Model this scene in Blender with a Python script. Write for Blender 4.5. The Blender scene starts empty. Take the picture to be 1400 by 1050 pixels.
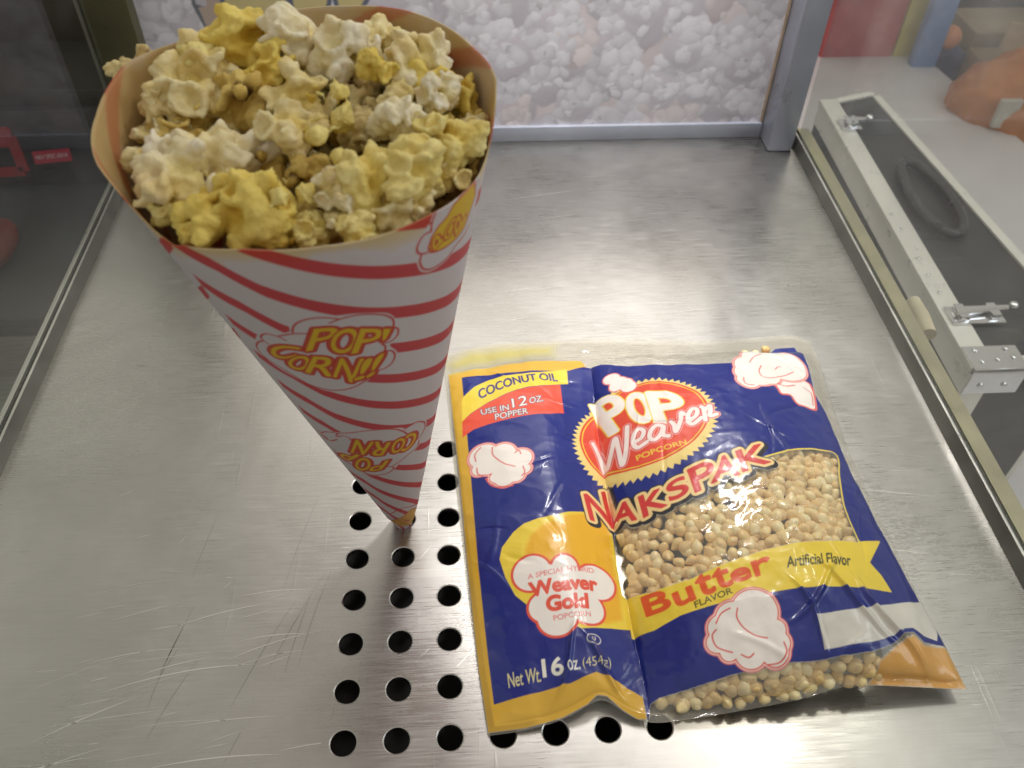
import bpy, bmesh, math, json
import numpy as np
from mathutils import Vector, Matrix, Euler, noise

S = 0.0175                      # one hole pitch of the tray in metres; everything below is written in pitches
scene = bpy.context.scene
COL = scene.collection

# ================================================================ camera, world, lamps, exposure
cam_d = bpy.data.cameras.new('camera'); cam = bpy.data.objects.new('camera', cam_d); COL.objects.link(cam)
cam.location = Vector((2.5729, -6.3719, 16.3851)) * S
cam.rotation_euler = (0.7588, -0.0140, -0.0576)
cam_d.sensor_fit = 'HORIZONTAL'; cam_d.sensor_width = 36.0; cam_d.lens = 36.0 * 1176.22 / 1400.0
cam_d.clip_start = 0.005; cam_d.clip_end = 60.0
cam_d.dof.use_dof = True; cam_d.dof.focus_distance = 17.5 * S; cam_d.dof.aperture_fstop = 24.0
scene.camera = cam

world = bpy.data.worlds.new('World'); scene.world = world; world.use_nodes = True
wb = world.node_tree.nodes['Background']; wb.inputs['Color'].default_value = (1.0, 0.935, 0.85, 1)
# the shop round the cabinet: dim behind the photographer, brighter beyond the cabinet and overhead
_wt = world.node_tree; _tc = _wt.nodes.new('ShaderNodeTexCoord'); _sp = _wt.nodes.new('ShaderNodeSeparateXYZ'); _mr = _wt.nodes.new('ShaderNodeMapRange')
_wt.links.new(_tc.outputs['Generated'], _sp.inputs[0]); _wt.links.new(_sp.outputs['Y'], _mr.inputs[0])
for _k, _v in zip((1, 2, 3, 4), (-.7, .6, .44, .54)): _mr.inputs[_k].default_value = _v
_wt.links.new(_mr.outputs[0], wb.inputs['Strength'])

def area(name, loc, target, size, size_y, power, color):
    d = bpy.data.lights.new(name, 'AREA'); d.shape = 'RECTANGLE'; d.size = size * S; d.size_y = size_y * S
    d.energy = power; d.color = color
    o = bpy.data.objects.new(name, d); COL.objects.link(o); o.location = Vector(loc) * S
    o.rotation_euler = (Vector(target) - Vector(loc)).to_track_quat('-Z', 'Y').to_euler()
    return o
area('ceiling_lamp', (8, 74, 58), (6, 10, 0), 64, 30, 1.6, (1.0, 0.94, 0.84))
area('ceiling_lamp', (25.5, 17, 46), (9, 2, 0), 5, 3.5, 0.9, (1.0, 0.95, 0.88))
area('panel_fill_light', (9.5, 18.8, 24), (8, 20.2, 0), 11, 2, 1.0, (1.0, 0.97, 0.96)).data.spread = math.radians(95)  # added fill to brighten the back panel, no lamp is visible there
area('window_light', (52, 2, 30), (22, 24, -4), 26, 26, 2.5, (0.86, 0.90, 1.0))

scene.view_settings.view_transform = 'Standard'; scene.view_settings.look = 'None'
scene.view_settings.exposure = 0.0; scene.view_settings.gamma = 1.0; scene.view_settings.use_curve_mapping = False
scene.cycles.max_bounces = 10; scene.cycles.transparent_max_bounces = 16
scene.cycles.caustics_reflective = False; scene.cycles.caustics_refractive = False
scene.cycles.use_denoising = True

# numbers measured on the place itself, all in hole pitches of the perforated tray (1 pitch = 17.5 mm)
BAG_EDGE = {"top":[[1.8615,10.2217,0.05],[2.5769,10.4741,0.05],[3.5826,10.6506,0.06],[4.9917,10.6482,0.06],[6.6091,10.6534,0.1],[7.8062,10.5144,0.1],[9.0119,10.4335,0.1],[10.6678,10.5089,0.1],[11.6176,10.5865,0.1],[12.0092,10.3048,0.1]],"right":[[12.0092,10.3048,0.1],[11.9666,9.1545,0.15],[11.7972,7.6807,0.2],[11.7268,6.439,0.2],[11.7363,5.2023,0.2],[11.8172,3.8446,0.2],[11.887,2.2477,0.22],[11.9759,1.2551,0.28],[12.0041,0.2614,0.35]],"bottom":[[2.7123,-0.0239,0.05],[3.4462,0.0144,0.1],[4.1453,0.1378,0.22],[4.6164,0.3162,0.34],[4.81,0.451,0.4],[5.0335,0.4139,0.36],[5.3011,0.2181,0.22],[5.6197,0.0478,0.15],[5.9465,-0.0011,0.16],[6.7672,0.0108,0.3],[7.8769,0.0869,0.45],[8.7086,0.1576,0.58],[9.4283,0.31,0.7],[10.1493,0.3053,0.66],[11.0579,0.2869,0.5],[12.0041,0.2614,0.35]],"left":[[1.8615,10.2217,0.05],[1.9736,9.0242,0.05],[2.0908,7.2856,0.05],[2.2103,5.5115,0.05],[2.333,3.9285,0.05],[2.4542,2.3404,0.05],[2.5812,1.0727,0.05],[2.7123,-0.0239,0.05]]}
ART = {"gold":[[2.0338,9.4985],[3.5305,9.6587],[4.9048,9.7444],[5.5919,9.7291],[5.6939,9.4351],[5.1578,9.1945],[2.9198,8.7992],[2.5054,7.1132],[2.6111,4.5503],[2.7552,2.2483],[2.8755,0.5476],[3.7687,0.6657],[4.4812,0.7977],[4.8543,0.9681],[5.2083,0.8386],[5.7205,0.506],[5.7363,0.0804],[5.5628,0.0916],[5.2778,0.2668],[5.0165,0.4814],[4.82,0.5077],[4.6212,0.3577],[4.1488,0.1773],[3.4487,0.0531],[2.7276,0.0159],[2.5859,1.218],[2.478,2.6549],[2.3734,4.2692],[2.2724,6.0936],[2.1511,7.7191]],"blue":[[2.3974,9.2382],[3.6967,9.201],[5.1646,9.2555],[5.6183,9.4599],[6.0599,9.3622],[6.7078,9.0012],[7.5027,8.811],[8.473,8.6118],[9.3023,8.6259],[9.7873,9.0404],[10.9256,9.9715],[11.436,9.9808],[11.5008,9.5369],[11.3582,8.6669],[11.1374,7.7288],[11.251,7.1152],[11.2328,6.295],[11.1932,5.2671],[11.3466,3.8989],[11.5023,2.9413],[11.6856,2.0699],[11.9606,1.418],[11.9792,1.1078],[11.328,1.0791],[11.1399,1.2564],[10.956,1.2287],[10.6192,0.9898],[10.0547,0.7808],[9.0888,0.672],[8.1881,0.6451],[7.3656,0.5809],[6.543,0.4677],[6.0034,0.4235],[5.8341,0.3475],[5.7617,0.0649],[5.7327,0.4917],[5.2876,0.7637],[4.8494,0.926],[4.3362,0.7465],[3.7677,0.6525],[2.8603,0.5219],[2.7848,1.4711],[2.6577,3.4426],[2.5605,5.764]],"yband":[[2.3729,8.3402],[2.4107,8.5044],[2.6932,8.7966],[3.0525,8.9866],[3.4108,9.0784],[3.8188,9.1227],[4.4336,9.1703],[5.1458,9.3213],[5.1195,8.7521],[4.5869,8.6203],[4.0292,8.5343],[3.5239,8.3752],[3.0214,8.1575],[2.5711,7.8694],[2.3713,7.6702]],"rband":[[2.3713,7.6702],[2.5708,7.856],[3.0209,8.1432],[3.5231,8.3601],[4.0274,8.5106],[4.5854,8.6042],[4.9076,8.6811],[4.8971,8.1914],[4.8924,7.6236],[4.4844,7.5175],[3.9517,7.4668],[3.4722,7.4292],[2.9919,7.3734],[2.6543,7.316],[2.3717,7.1495]],"icon1":[[2.8563,6.3971,0.3703],[3.3205,6.3257,0.33],[3.7198,6.1218,0.2887],[2.7753,6.05,0.2299],[2.9646,6.0529,0.2678],[3.3187,5.6266,0.2774],[3.5705,5.629,0.2231],[3.765,5.7822,0.1888],[3.3352,5.9442,0.3395],[3.136,5.6782,0.1868]],"icon1s":[[[3.0783,6.5843],[3.0695,6.3745],[3.1765,6.1935],[3.3493,5.9989],[3.5686,5.8763]],[[2.6731,6.2961],[2.6559,6.5096],[2.8014,6.6719]],[[3.5941,6.2984],[3.689,6.3517],[3.7275,6.2407]],[[2.8832,5.708],[3.0092,5.4732],[3.2274,5.3641],[3.4921,5.3397]],[[3.7471,5.851],[3.7799,5.6715],[3.7063,5.572]],[[2.6901,6.0863],[2.7077,5.9083],[2.8189,5.8138]]],"icon2":[[7.9764,1.6333,0.4573],[7.5396,1.5892,0.3231],[7.305,1.4329,0.267],[7.1918,1.1767,0.2236],[7.3738,0.9723,0.1943],[7.7536,0.8927,0.3064],[8.1973,0.8644,0.2795],[8.3079,1.0184,0.2329],[8.3004,1.2575,0.2116],[7.7577,1.2896,0.4461]],"icon2s":[[[7.6716,1.7432],[7.6302,1.5781],[7.7182,1.3721],[7.8979,1.2058],[8.1181,1.131]],[[7.5337,1.7671],[7.3554,1.7006],[7.2299,1.5279]],[[7.2091,1.4108],[7.121,1.3079],[7.1762,1.0867],[7.4325,0.9543]],[[7.5839,0.8881],[7.7116,0.8187],[7.8151,0.8796]],[[8.3996,1.0085],[8.4136,0.8328],[8.2709,0.6796],[8.0352,0.6626]]],"icon3":[[10.4305,8.8414,0.8738],[9.8567,8.4409,0.6287],[9.6301,8.0999,0.5118],[9.3808,7.784,0.3072],[10.7435,8.6991,0.4829],[9.9203,8.1078,0.4126]],"icon3b":[[10.044,7.8965],[10.3179,8.0664],[10.8786,8.3928],[10.974,8.1998],[11.1304,8.0544],[11.1357,7.7817],[10.9976,7.1793],[10.8684,7.0537],[10.6529,7.0781],[10.4337,7.1371],[10.3602,7.3826],[10.1223,7.3739],[10.0882,7.5627]],"icon3s":[[[9.9774,8.5681],[9.8159,8.2593],[9.8365,8.0288],[10.0613,8.0063],[10.4294,8.1579],[10.8194,8.4567]],[[10.3142,8.4565],[10.4464,8.6047],[10.5103,8.5922]],[[9.7061,8.6875],[9.9498,9.0554],[10.2383,9.2972]],[[10.1837,7.7894],[10.3236,7.7373],[10.6396,7.8403]],[[10.8902,7.8546],[11.0385,7.6897],[10.933,7.2304]],[[9.3168,7.9409],[9.2676,7.6536],[9.4763,7.6086]]],"badge":[[6.6506,6.6091],[8.2221,6.4212],[6.3266,5.2522],[5.0566,6.9226],[7.0824,8.2735]],"badge_in":[[6.6656,6.7],[7.9926,6.5902],[6.3711,5.6523],[5.3598,7.0016],[7.0043,8.0496]],"pop":[[[5.624,8.0712],[6.1936,8.1205],[6.5729,6.8742],[5.936,6.8568]],[[6.3964,7.8892],[6.8765,7.7957],[6.917,6.7183],[6.4644,6.8382]],[[6.9107,7.7458],[7.5694,7.4848],[7.7022,6.523],[6.9399,6.6167]]],"poptop":[[6.2075,8.6655,0.1981],[6.3491,8.4282,0.2077],[6.5492,8.1677,0.1828],[6.2678,8.3273,0.1591],[6.4854,8.3143,0.1852]],"weaver":[[[5.5372,6.8259],[5.64,6.3818],[5.7246,5.9317],[5.8526,6.208],[6.0091,6.6479],[6.0323,6.2274],[6.0525,5.7989],[6.177,6.1282],[6.3082,6.8357]],[[6.3575,6.2741],[6.5464,6.3287],[6.6247,6.5136],[6.5321,6.6195],[6.4126,6.5045],[6.3575,6.2741],[6.4279,6.082],[6.6391,6.1574]],[[7.0582,6.48],[6.9318,6.5712],[6.7755,6.4446],[6.72,6.2351],[6.8174,6.1469],[6.9564,6.2524],[7.0607,6.449],[7.0129,6.2307],[7.1182,6.1457]],[[7.246,6.5654],[7.2932,6.4282],[7.2935,6.2201],[7.4565,6.5295],[7.5201,6.7803],[7.5768,6.7132]],[[7.6034,6.4447],[7.8339,6.6153],[7.8903,6.8132],[7.7935,6.8491],[7.6646,6.6767],[7.6228,6.4395],[7.7155,6.3545],[7.9272,6.5127]],[[8.0102,6.8785],[8.0412,6.7937],[7.9955,6.4117]],[[8.0319,6.6988],[8.2012,6.8816],[8.1871,6.7338],[8.1315,6.5339],[8.2946,6.569]]],"badge_txt":[[6.3483,5.8701],[7.446,5.931],[7.4572,5.787],[6.3648,5.7193]],"naks":[["N",[[5.1047,5.1403],[5.6286,5.3709],[5.7072,4.4151],[5.1694,4.4581]]],["A",[[5.7772,4.8329],[6.1378,4.7633],[6.1199,4.2404],[5.6485,4.3726]]],["K",[[6.2487,4.7532],[6.7301,4.7758],[6.7464,4.3099],[6.2809,4.213]]],["S",[[6.8242,4.8176],[7.2291,4.9512],[7.2421,4.4731],[6.8402,4.3594]]],["P",[[7.3243,5.0485],[7.8504,5.2114],[7.8617,4.5803],[7.3722,4.4454]]],["A",[[7.953,5.1791],[8.3274,5.3458],[8.3539,4.7134],[7.7422,4.5921]]],["K",[[8.4278,5.3477],[9.1004,5.5512],[9.0928,4.9926],[8.4456,4.7705]]]],"yellow":[[4.9634,4.5968],[4.4281,4.4208],[4.006,4.3639],[3.6802,4.2713],[3.4311,4.1034],[3.1776,3.8057],[3.1128,3.5397],[3.2178,3.0669],[3.3924,2.6472],[3.6584,2.3557],[4.652,1.7696],[5.2631,1.8695],[5.7108,1.9146],[5.71,1.7182],[6.109,1.703],[6.6069,1.8382],[7.2248,1.9022],[7.7475,1.9456],[8.3428,1.9748],[9.0351,2.001],[9.8116,2.015],[10.9539,2.0742],[10.8371,2.4023],[10.6523,2.6677],[11.1822,3.3104],[10.6079,3.1631],[9.8981,3.0413],[9.0455,2.9528],[8.4621,2.8756],[7.6748,2.712],[6.9157,2.522],[6.1821,2.485],[5.7461,2.5859],[5.6505,2.6495],[5.6167,2.9657],[5.6315,3.5081],[5.6327,3.9755],[5.6192,4.357],[5.4596,4.7063]],"orange":[[4.9584,4.5551],[4.5387,4.388],[4.1215,4.2156],[3.7853,3.9559],[3.6528,3.6229],[3.6792,3.1006],[3.9677,2.3209],[4.662,1.8615],[5.245,1.9625],[5.5502,2.1023],[5.5893,2.7847],[5.5615,3.4901],[5.5922,4.2903],[5.4152,4.6344]],"goldcloud":[[3.7534,3.0701,0.3876],[4.4457,3.1295,0.2651],[4.4086,2.7461,0.4502],[5.0953,2.8586,0.3892],[4.8238,2.22,0.3434],[4.1962,2.0558,0.3924],[3.9359,2.2944,0.2965],[4.3513,2.4597,0.5014],[4.0869,2.8661,0.3372]],"special":[[3.6596,3.0457],[5.0671,3.1867],[5.0669,3.0613],[3.6621,2.9373]],"wgold1":[[3.6753,2.8438],[5.0954,2.9564],[5.0813,2.6475],[3.7133,2.5479]],"wgold2":[[4.0094,2.4948],[4.8438,2.5249],[4.8358,2.209],[4.0091,2.1945]],"wgold3":[[4.1101,2.0899],[4.8721,2.1372],[4.8743,2.0335],[4.1197,1.9796]],"u":[[4.8738,1.5528,0.1398]],"uq":[[4.8258,1.6333],[4.9352,1.6476],[4.9261,1.4976],[4.818,1.4861]],"net":[["Net Wt.",[[3.1342,1.0652],[3.7826,1.0911],[3.7766,0.8236],[3.1511,0.7753]]],["16",[[3.8163,1.2325],[4.2096,1.2399],[4.2132,0.9153],[3.8281,0.9011]]],["oz.",[[4.2918,1.1295],[4.5475,1.1559],[4.547,0.9668],[4.2984,0.9495]]],["(454g)",[[4.5965,1.1834],[5.1784,1.242],[5.1658,0.9758],[4.5969,0.9622]]]],"coco":[[2.7837,8.6609],[4.841,9.1306],[4.8584,8.8295],[2.8295,8.3174]],"use":[["USE IN",[[2.8363,7.9436],[3.5312,7.9549],[3.538,7.752],[2.8573,7.7441]]],["12",[[3.6153,8.145],[4.0058,8.2147],[3.9896,7.8666],[3.6321,7.8131]]],["OZ.",[[4.0624,8.1098],[4.4092,8.1791],[4.3998,7.9672],[4.0558,7.9011]]],["POPPER",[[3.1815,7.6786],[3.9898,7.7445],[3.9922,7.5316],[3.1904,7.4718]]]],"window":[[5.7018,4.4425],[6.6095,4.4217],[8.2497,4.9502],[9.3071,5.2568],[9.9037,5.4725],[10.5125,5.5956],[10.9678,5.5844],[10.7222,4.7622],[10.5463,3.9146],[10.6004,3.1436],[9.8923,3.0236],[9.0412,2.9365],[8.4584,2.8598],[7.6717,2.6966],[6.913,2.5068],[6.1799,2.4698],[5.7445,2.5716],[5.638,2.6745],[5.6348,3.4175]],"winline":[[9.0229,5.1432],[9.402,5.2867],[9.9037,5.4725],[10.5125,5.5956],[10.9678,5.5844],[10.7222,4.7622],[10.5463,3.9146],[10.6004,3.1436]],"strip":[[5.8477,0.2611],[6.0628,0.3708],[6.5382,0.4314],[7.3607,0.5455],[8.1831,0.6103],[9.0856,0.6494],[10.0443,0.7322],[10.1795,0.6429],[9.975,0.4164],[9.4453,0.3459],[8.7208,0.1993],[7.8875,0.1282],[6.7794,0.0668],[5.8885,0.0705]],"lot":[[9.1138,1.4551],[10.1351,1.5897],[11.5322,1.9806],[11.818,2.1067],[11.8972,1.5075],[11.7021,1.1799],[11.3834,1.2071],[11.1545,1.3336],[10.9684,1.3039],[10.6283,1.1148],[10.0922,0.9336],[9.1264,0.8118]],"amber":[[11.1141,1.1934],[11.3021,1.0171],[11.9801,1.0811],[12.0041,0.2614],[11.0573,0.2866],[9.9345,0.3116],[10.1191,0.4611],[10.2102,0.6439],[10.5927,0.9066]],"butter":[["B",[[5.9734,2.4324],[6.4401,2.4375],[6.4707,2.0258],[6.0198,2.0277]]],["u",[[6.5408,2.2895],[6.8916,2.3573],[6.9351,2.0823],[6.5908,2.0092]]],["t",[[6.9854,2.5373],[7.2786,2.5518],[7.3365,2.1624],[7.0501,2.0857]]],["t",[[7.3216,2.5745],[7.632,2.6176],[7.6769,2.2314],[7.3855,2.1678]]],["e",[[7.6636,2.4821],[8.0401,2.5554],[8.0582,2.3187],[7.7182,2.2448]]],["r",[[8.1225,2.6181],[8.4784,2.7001],[8.3891,2.3987],[8.1651,2.3394]]]],"flavor":[[6.8975,2.0293],[7.6314,2.1721],[7.6414,2.0515],[6.9135,1.9016]],"artif":[[8.821,2.6428],[10.2122,2.7524],[10.1433,2.4879],[8.7811,2.42]],"stain":[[1.894,9.8748],[2.5743,10.359],[3.5735,10.475],[4.9749,10.4702],[4.9262,9.9518],[3.5393,9.8166],[2.1694,9.5456]]}
CONE = {"A":[1.0366,5.0049,-1.0479],"ax":[-0.0312,-0.1318,0.9908],"e1":[0.2298,-0.9657,-0.1213],"e2":[0.9727,0.2239,0.0604],"half":0.19199}
CONE_ART = {"l1":[[[-0.7953,10.5497],[-0.7585,10.7011],[-0.6754,10.8359],[-0.5445,10.928],[-0.3926,10.9612],[-0.266,10.9348],[-0.1741,10.8865]],[[-0.2995,10.8175],[-0.1402,10.8923],[0.029,10.9077],[0.194,10.8533],[0.3591,10.7272],[0.4558,10.5664],[0.4724,10.4288],[0.4545,10.3358]],[[-1.0058,10.3727],[-0.8404,10.4939],[-0.694,10.5439],[-0.5911,10.5506]],[[-0.9351,10.2809],[-1.012,10.3432],[-1.119,10.3528],[-1.2228,10.3077],[-1.3082,10.1585],[-1.2912,10.0708],[-1.2374,10.0098]],[[-1.2937,10.0606],[-1.4181,9.8982],[-1.5111,9.65],[-1.4934,9.4426],[-1.3694,9.3231],[-1.198,9.2305],[-1.0397,9.097],[-0.8666,8.9424],[-0.6799,8.875],[-0.5087,8.849],[-0.3288,8.897],[-0.1634,8.9916],[-0.0107,9.1473],[0.0843,9.3103]],[[0.4545,10.3358],[0.5142,10.2287],[0.4919,10.0807],[0.4056,10.004],[0.2709,10.0147]],[[0.2709,10.0147],[0.3088,9.9087],[0.2658,9.7642],[0.1608,9.678]],[[0.2893,9.8059],[0.3813,9.7309],[0.4148,9.5797],[0.362,9.3984],[0.2419,9.3072],[0.1059,9.331]]],"l1fill":[[-0.7585,10.7011],[-0.5445,10.928],[-0.266,10.9348],[0.029,10.9077],[0.3591,10.7272],[0.4753,10.4621],[0.5128,10.2115],[0.4672,10.0269],[0.3286,9.9127],[0.4164,9.5987],[0.3039,9.3212],[0.1046,9.319],[-0.0107,9.1473],[-0.3288,8.897],[-0.5087,8.849],[-0.6799,8.875],[-1.0397,9.097],[-1.3694,9.3231],[-1.5111,9.65],[-1.4102,9.9268],[-1.2897,10.1929],[-1.0031,10.3853],[-0.7953,10.5497]],"pop":[["P",[[-0.5029,10.6796],[-0.1986,10.7065],[-0.3383,10.2531],[-0.7094,10.0576]]],["O",[[-0.2379,10.6652],[0.0573,10.569],[-0.1322,9.9488],[-0.4251,10.0738]]],["P",[[0.0553,10.5523],[0.3274,10.4003],[0.2176,9.9563],[-0.1408,9.9519]]],["'",[[0.3345,10.377],[0.414,10.3148],[0.3486,10.1265],[0.2779,10.0858]]]],"corn":[["C",[[-1.179,10.0513],[-0.7618,10.1632],[-0.8982,9.8173],[-1.3287,9.4793]]],["O",[[-0.92,9.8493],[-0.6615,9.9191],[-0.8247,9.398],[-1.1221,9.3842]]],["R",[[-0.636,9.9109],[-0.3066,9.9121],[-0.4808,9.3138],[-0.8393,9.3699]]],["N",[[-0.296,9.8583],[-0.0005,9.7524],[-0.236,9.1045],[-0.4622,9.3137]]],["!",[[0.0149,9.7243],[0.1271,9.7201],[-0.0656,9.1745],[-0.2124,9.1424]]],["!",[[0.1628,9.697],[0.2966,9.7804],[0.0758,9.2291],[-0.0382,9.1613]]]],"l2":[[[-0.7316,7.0349],[-0.4837,7.1855],[-0.2333,7.2764],[0.0252,7.2355],[0.2227,7.068],[0.3392,6.8267],[0.3969,6.6382]],[[0.3665,6.8761],[0.5159,6.9189],[0.6673,6.7694],[0.7754,6.4986],[0.749,6.2485],[0.6304,6.0782],[0.4928,6.1679]],[[-1.1051,6.6386],[-0.928,6.9148],[-0.7316,7.0349],[-0.7765,6.8819]],[[-1.1051,6.6386],[-1.0259,6.5296],[-0.9585,6.427],[-0.784,6.6923]],[[-0.7621,6.8336],[-0.634,6.9786],[-0.5396,6.9043],[-0.5295,6.8207]],[[-1.0161,5.9471],[-0.8157,5.6053],[-0.6129,5.2959],[-0.3983,5.1154],[-0.2166,5.1017],[-0.05,5.1761],[0.0587,5.3643],[-0.0442,5.5083]],[[0.609,5.9614],[0.552,5.748],[0.3543,5.6944],[0.1955,5.5845],[0.0447,5.476]]],"l2fill":[[-0.7316,7.0349],[-0.2333,7.2764],[0.2227,7.068],[0.3665,6.8761],[0.6673,6.7694],[0.7754,6.4986],[0.749,6.2485],[0.609,5.9614],[0.552,5.748],[0.1955,5.5845],[0.0587,5.3643],[-0.05,5.1761],[-0.2166,5.1017],[-0.3983,5.1154],[-0.6129,5.2959],[-0.8157,5.6053],[-1.0161,5.9471],[-0.9585,6.427],[-1.0259,6.5296],[-1.1016,6.631],[-0.928,6.9148]],"corn2":[["C",[[0.4499,5.9272],[0.2273,5.9916],[0.395,6.6121],[0.6187,6.4056]]],["O",[[0.2427,6.0351],[0.05,6.0759],[0.1681,6.6787],[0.3873,6.5067]]],["R",[[-0.0799,6.1014],[-0.3347,6.1341],[-0.1425,6.7795],[0.0955,6.6022]]],["N",[[-0.3964,6.159],[-0.6146,6.1614],[-0.4404,6.8724],[-0.1651,6.7598]]]],"pop2":[["P",[[-0.1665,5.3993],[-0.4064,5.2554],[-0.2845,5.7832],[0.0037,5.7993]]],["O",[[-0.4305,5.2454],[-0.6947,5.2412],[-0.4709,6.0755],[-0.2747,5.8795]]],["P",[[-0.7057,5.6722],[-0.9273,5.5764],[-0.7162,6.2438],[-0.467,6.1089]]]],"l3":[[[0.9975,12.3734],[1.0325,12.2059],[1.1105,12.084]],[[1.1044,11.9352],[1.1268,12.0992],[1.2197,12.2703],[1.3515,12.2792],[1.5506,12.1526],[1.7001,11.9767],[1.7147,11.9082]],[[1.0968,11.9425],[0.9898,11.9592],[0.9085,11.8429],[0.894,11.7265],[0.9485,11.6209],[1.0485,11.5678]],[[0.9479,11.6103],[0.9174,11.4816],[0.9544,11.2946],[1.0646,11.1677],[1.2239,11.1099],[1.3805,11.0928],[1.5532,11.1426],[1.7803,11.1097],[1.8774,11.1464]],[[1.0962,11.5306],[1.0683,11.6482],[1.1235,11.8106],[1.2261,11.9195],[1.3655,11.9631],[1.4755,12.0721],[1.5719,12.0693]],[[1.0962,11.5306],[1.196,11.4476],[1.3419,11.3759],[1.5484,11.3143],[1.7128,11.3165],[1.8549,11.4998]],[[2.0359,11.8775],[1.9332,11.7938],[1.8389,11.6742]]],"l3fill":[[1.1105,12.084],[1.1268,12.0992],[1.2197,12.2703],[1.3515,12.2792],[1.5506,12.1526],[1.7142,12.1331],[2.0287,11.9277],[2.0937,11.525],[1.9955,11.3158],[1.8774,11.1464],[1.5532,11.1426],[1.3805,11.0928],[1.2239,11.1099],[1.0646,11.1677],[0.9544,11.2946],[0.9174,11.4816],[0.894,11.7265],[0.9085,11.8429],[0.9898,11.9592]],"l3yel":[[1.0962,11.5306],[1.0683,11.6482],[1.1235,11.8106],[1.2261,11.9195],[1.3655,11.9631],[1.4755,12.0721],[1.5719,12.0693],[1.7638,12.0367],[1.9128,11.985],[1.979,11.6508],[1.8549,11.4998],[1.7128,11.3165],[1.5484,11.3143],[1.3419,11.3759],[1.196,11.4476]],"l3txt":[["P",[[1.1374,11.5103],[1.103,11.7013],[1.2939,11.8919],[1.3437,11.5783]]],["O",[[1.3053,11.4863],[1.3088,11.7265],[1.5163,11.8621],[1.5432,11.5265]]],["P",[[1.5248,11.3896],[1.4787,11.6901],[1.6836,11.8606],[1.7528,11.4718]]]],"dash":[[[-2.5539,11.3231],[-2.0381,12.0991],[-2.0459,11.7528],[-2.4982,11.0687]],[[-2.3416,10.372],[-2.0011,10.8882],[-1.9791,10.5932],[-2.2803,10.0958]],[[-2.1268,9.4095],[-1.9104,9.7439],[-1.9261,9.3661],[-2.0604,9.1132]],[[-2.7382,12.1648],[-2.6038,12.3363],[-2.5295,12.1971],[-2.6973,11.9792]]],"tip":[[[-0.2318,2.5692],[0.0431,2.8967],[0.4416,2.4091]],[[-0.2095,2.0327],[0.0004,2.3099],[0.2232,2.5051],[0.452,1.9868]],[[-0.1888,1.9466],[-0.0186,2.0439],[0.1304,1.6298]],[[-0.0989,1.681],[0.0472,1.7815],[0.2606,1.7946]]],"tipyel":[[-0.2115,2.0097],[0.0004,2.3099],[0.2232,2.5051],[0.4615,2.0136],[0.2787,1.1574],[-0.0116,1.3487],[-0.216,1.6395]]}
RIM = [[-180,12.36],[-157,12.33],[-125,12.6],[-100,12.56],[-83,12.62],[-74,12.66],[-68,12.5],[-62,12.2],[-58,12.0],[-50,12.02],[-45,12.15],[-24,12.4],[-3,12.43],[8,12.38],[28,12.29],[53,12.1],[62,12.15],[70,12.5],[80,12.66],[103,12.48],[134,12.45],[156,12.39],[180,12.36]]
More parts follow.
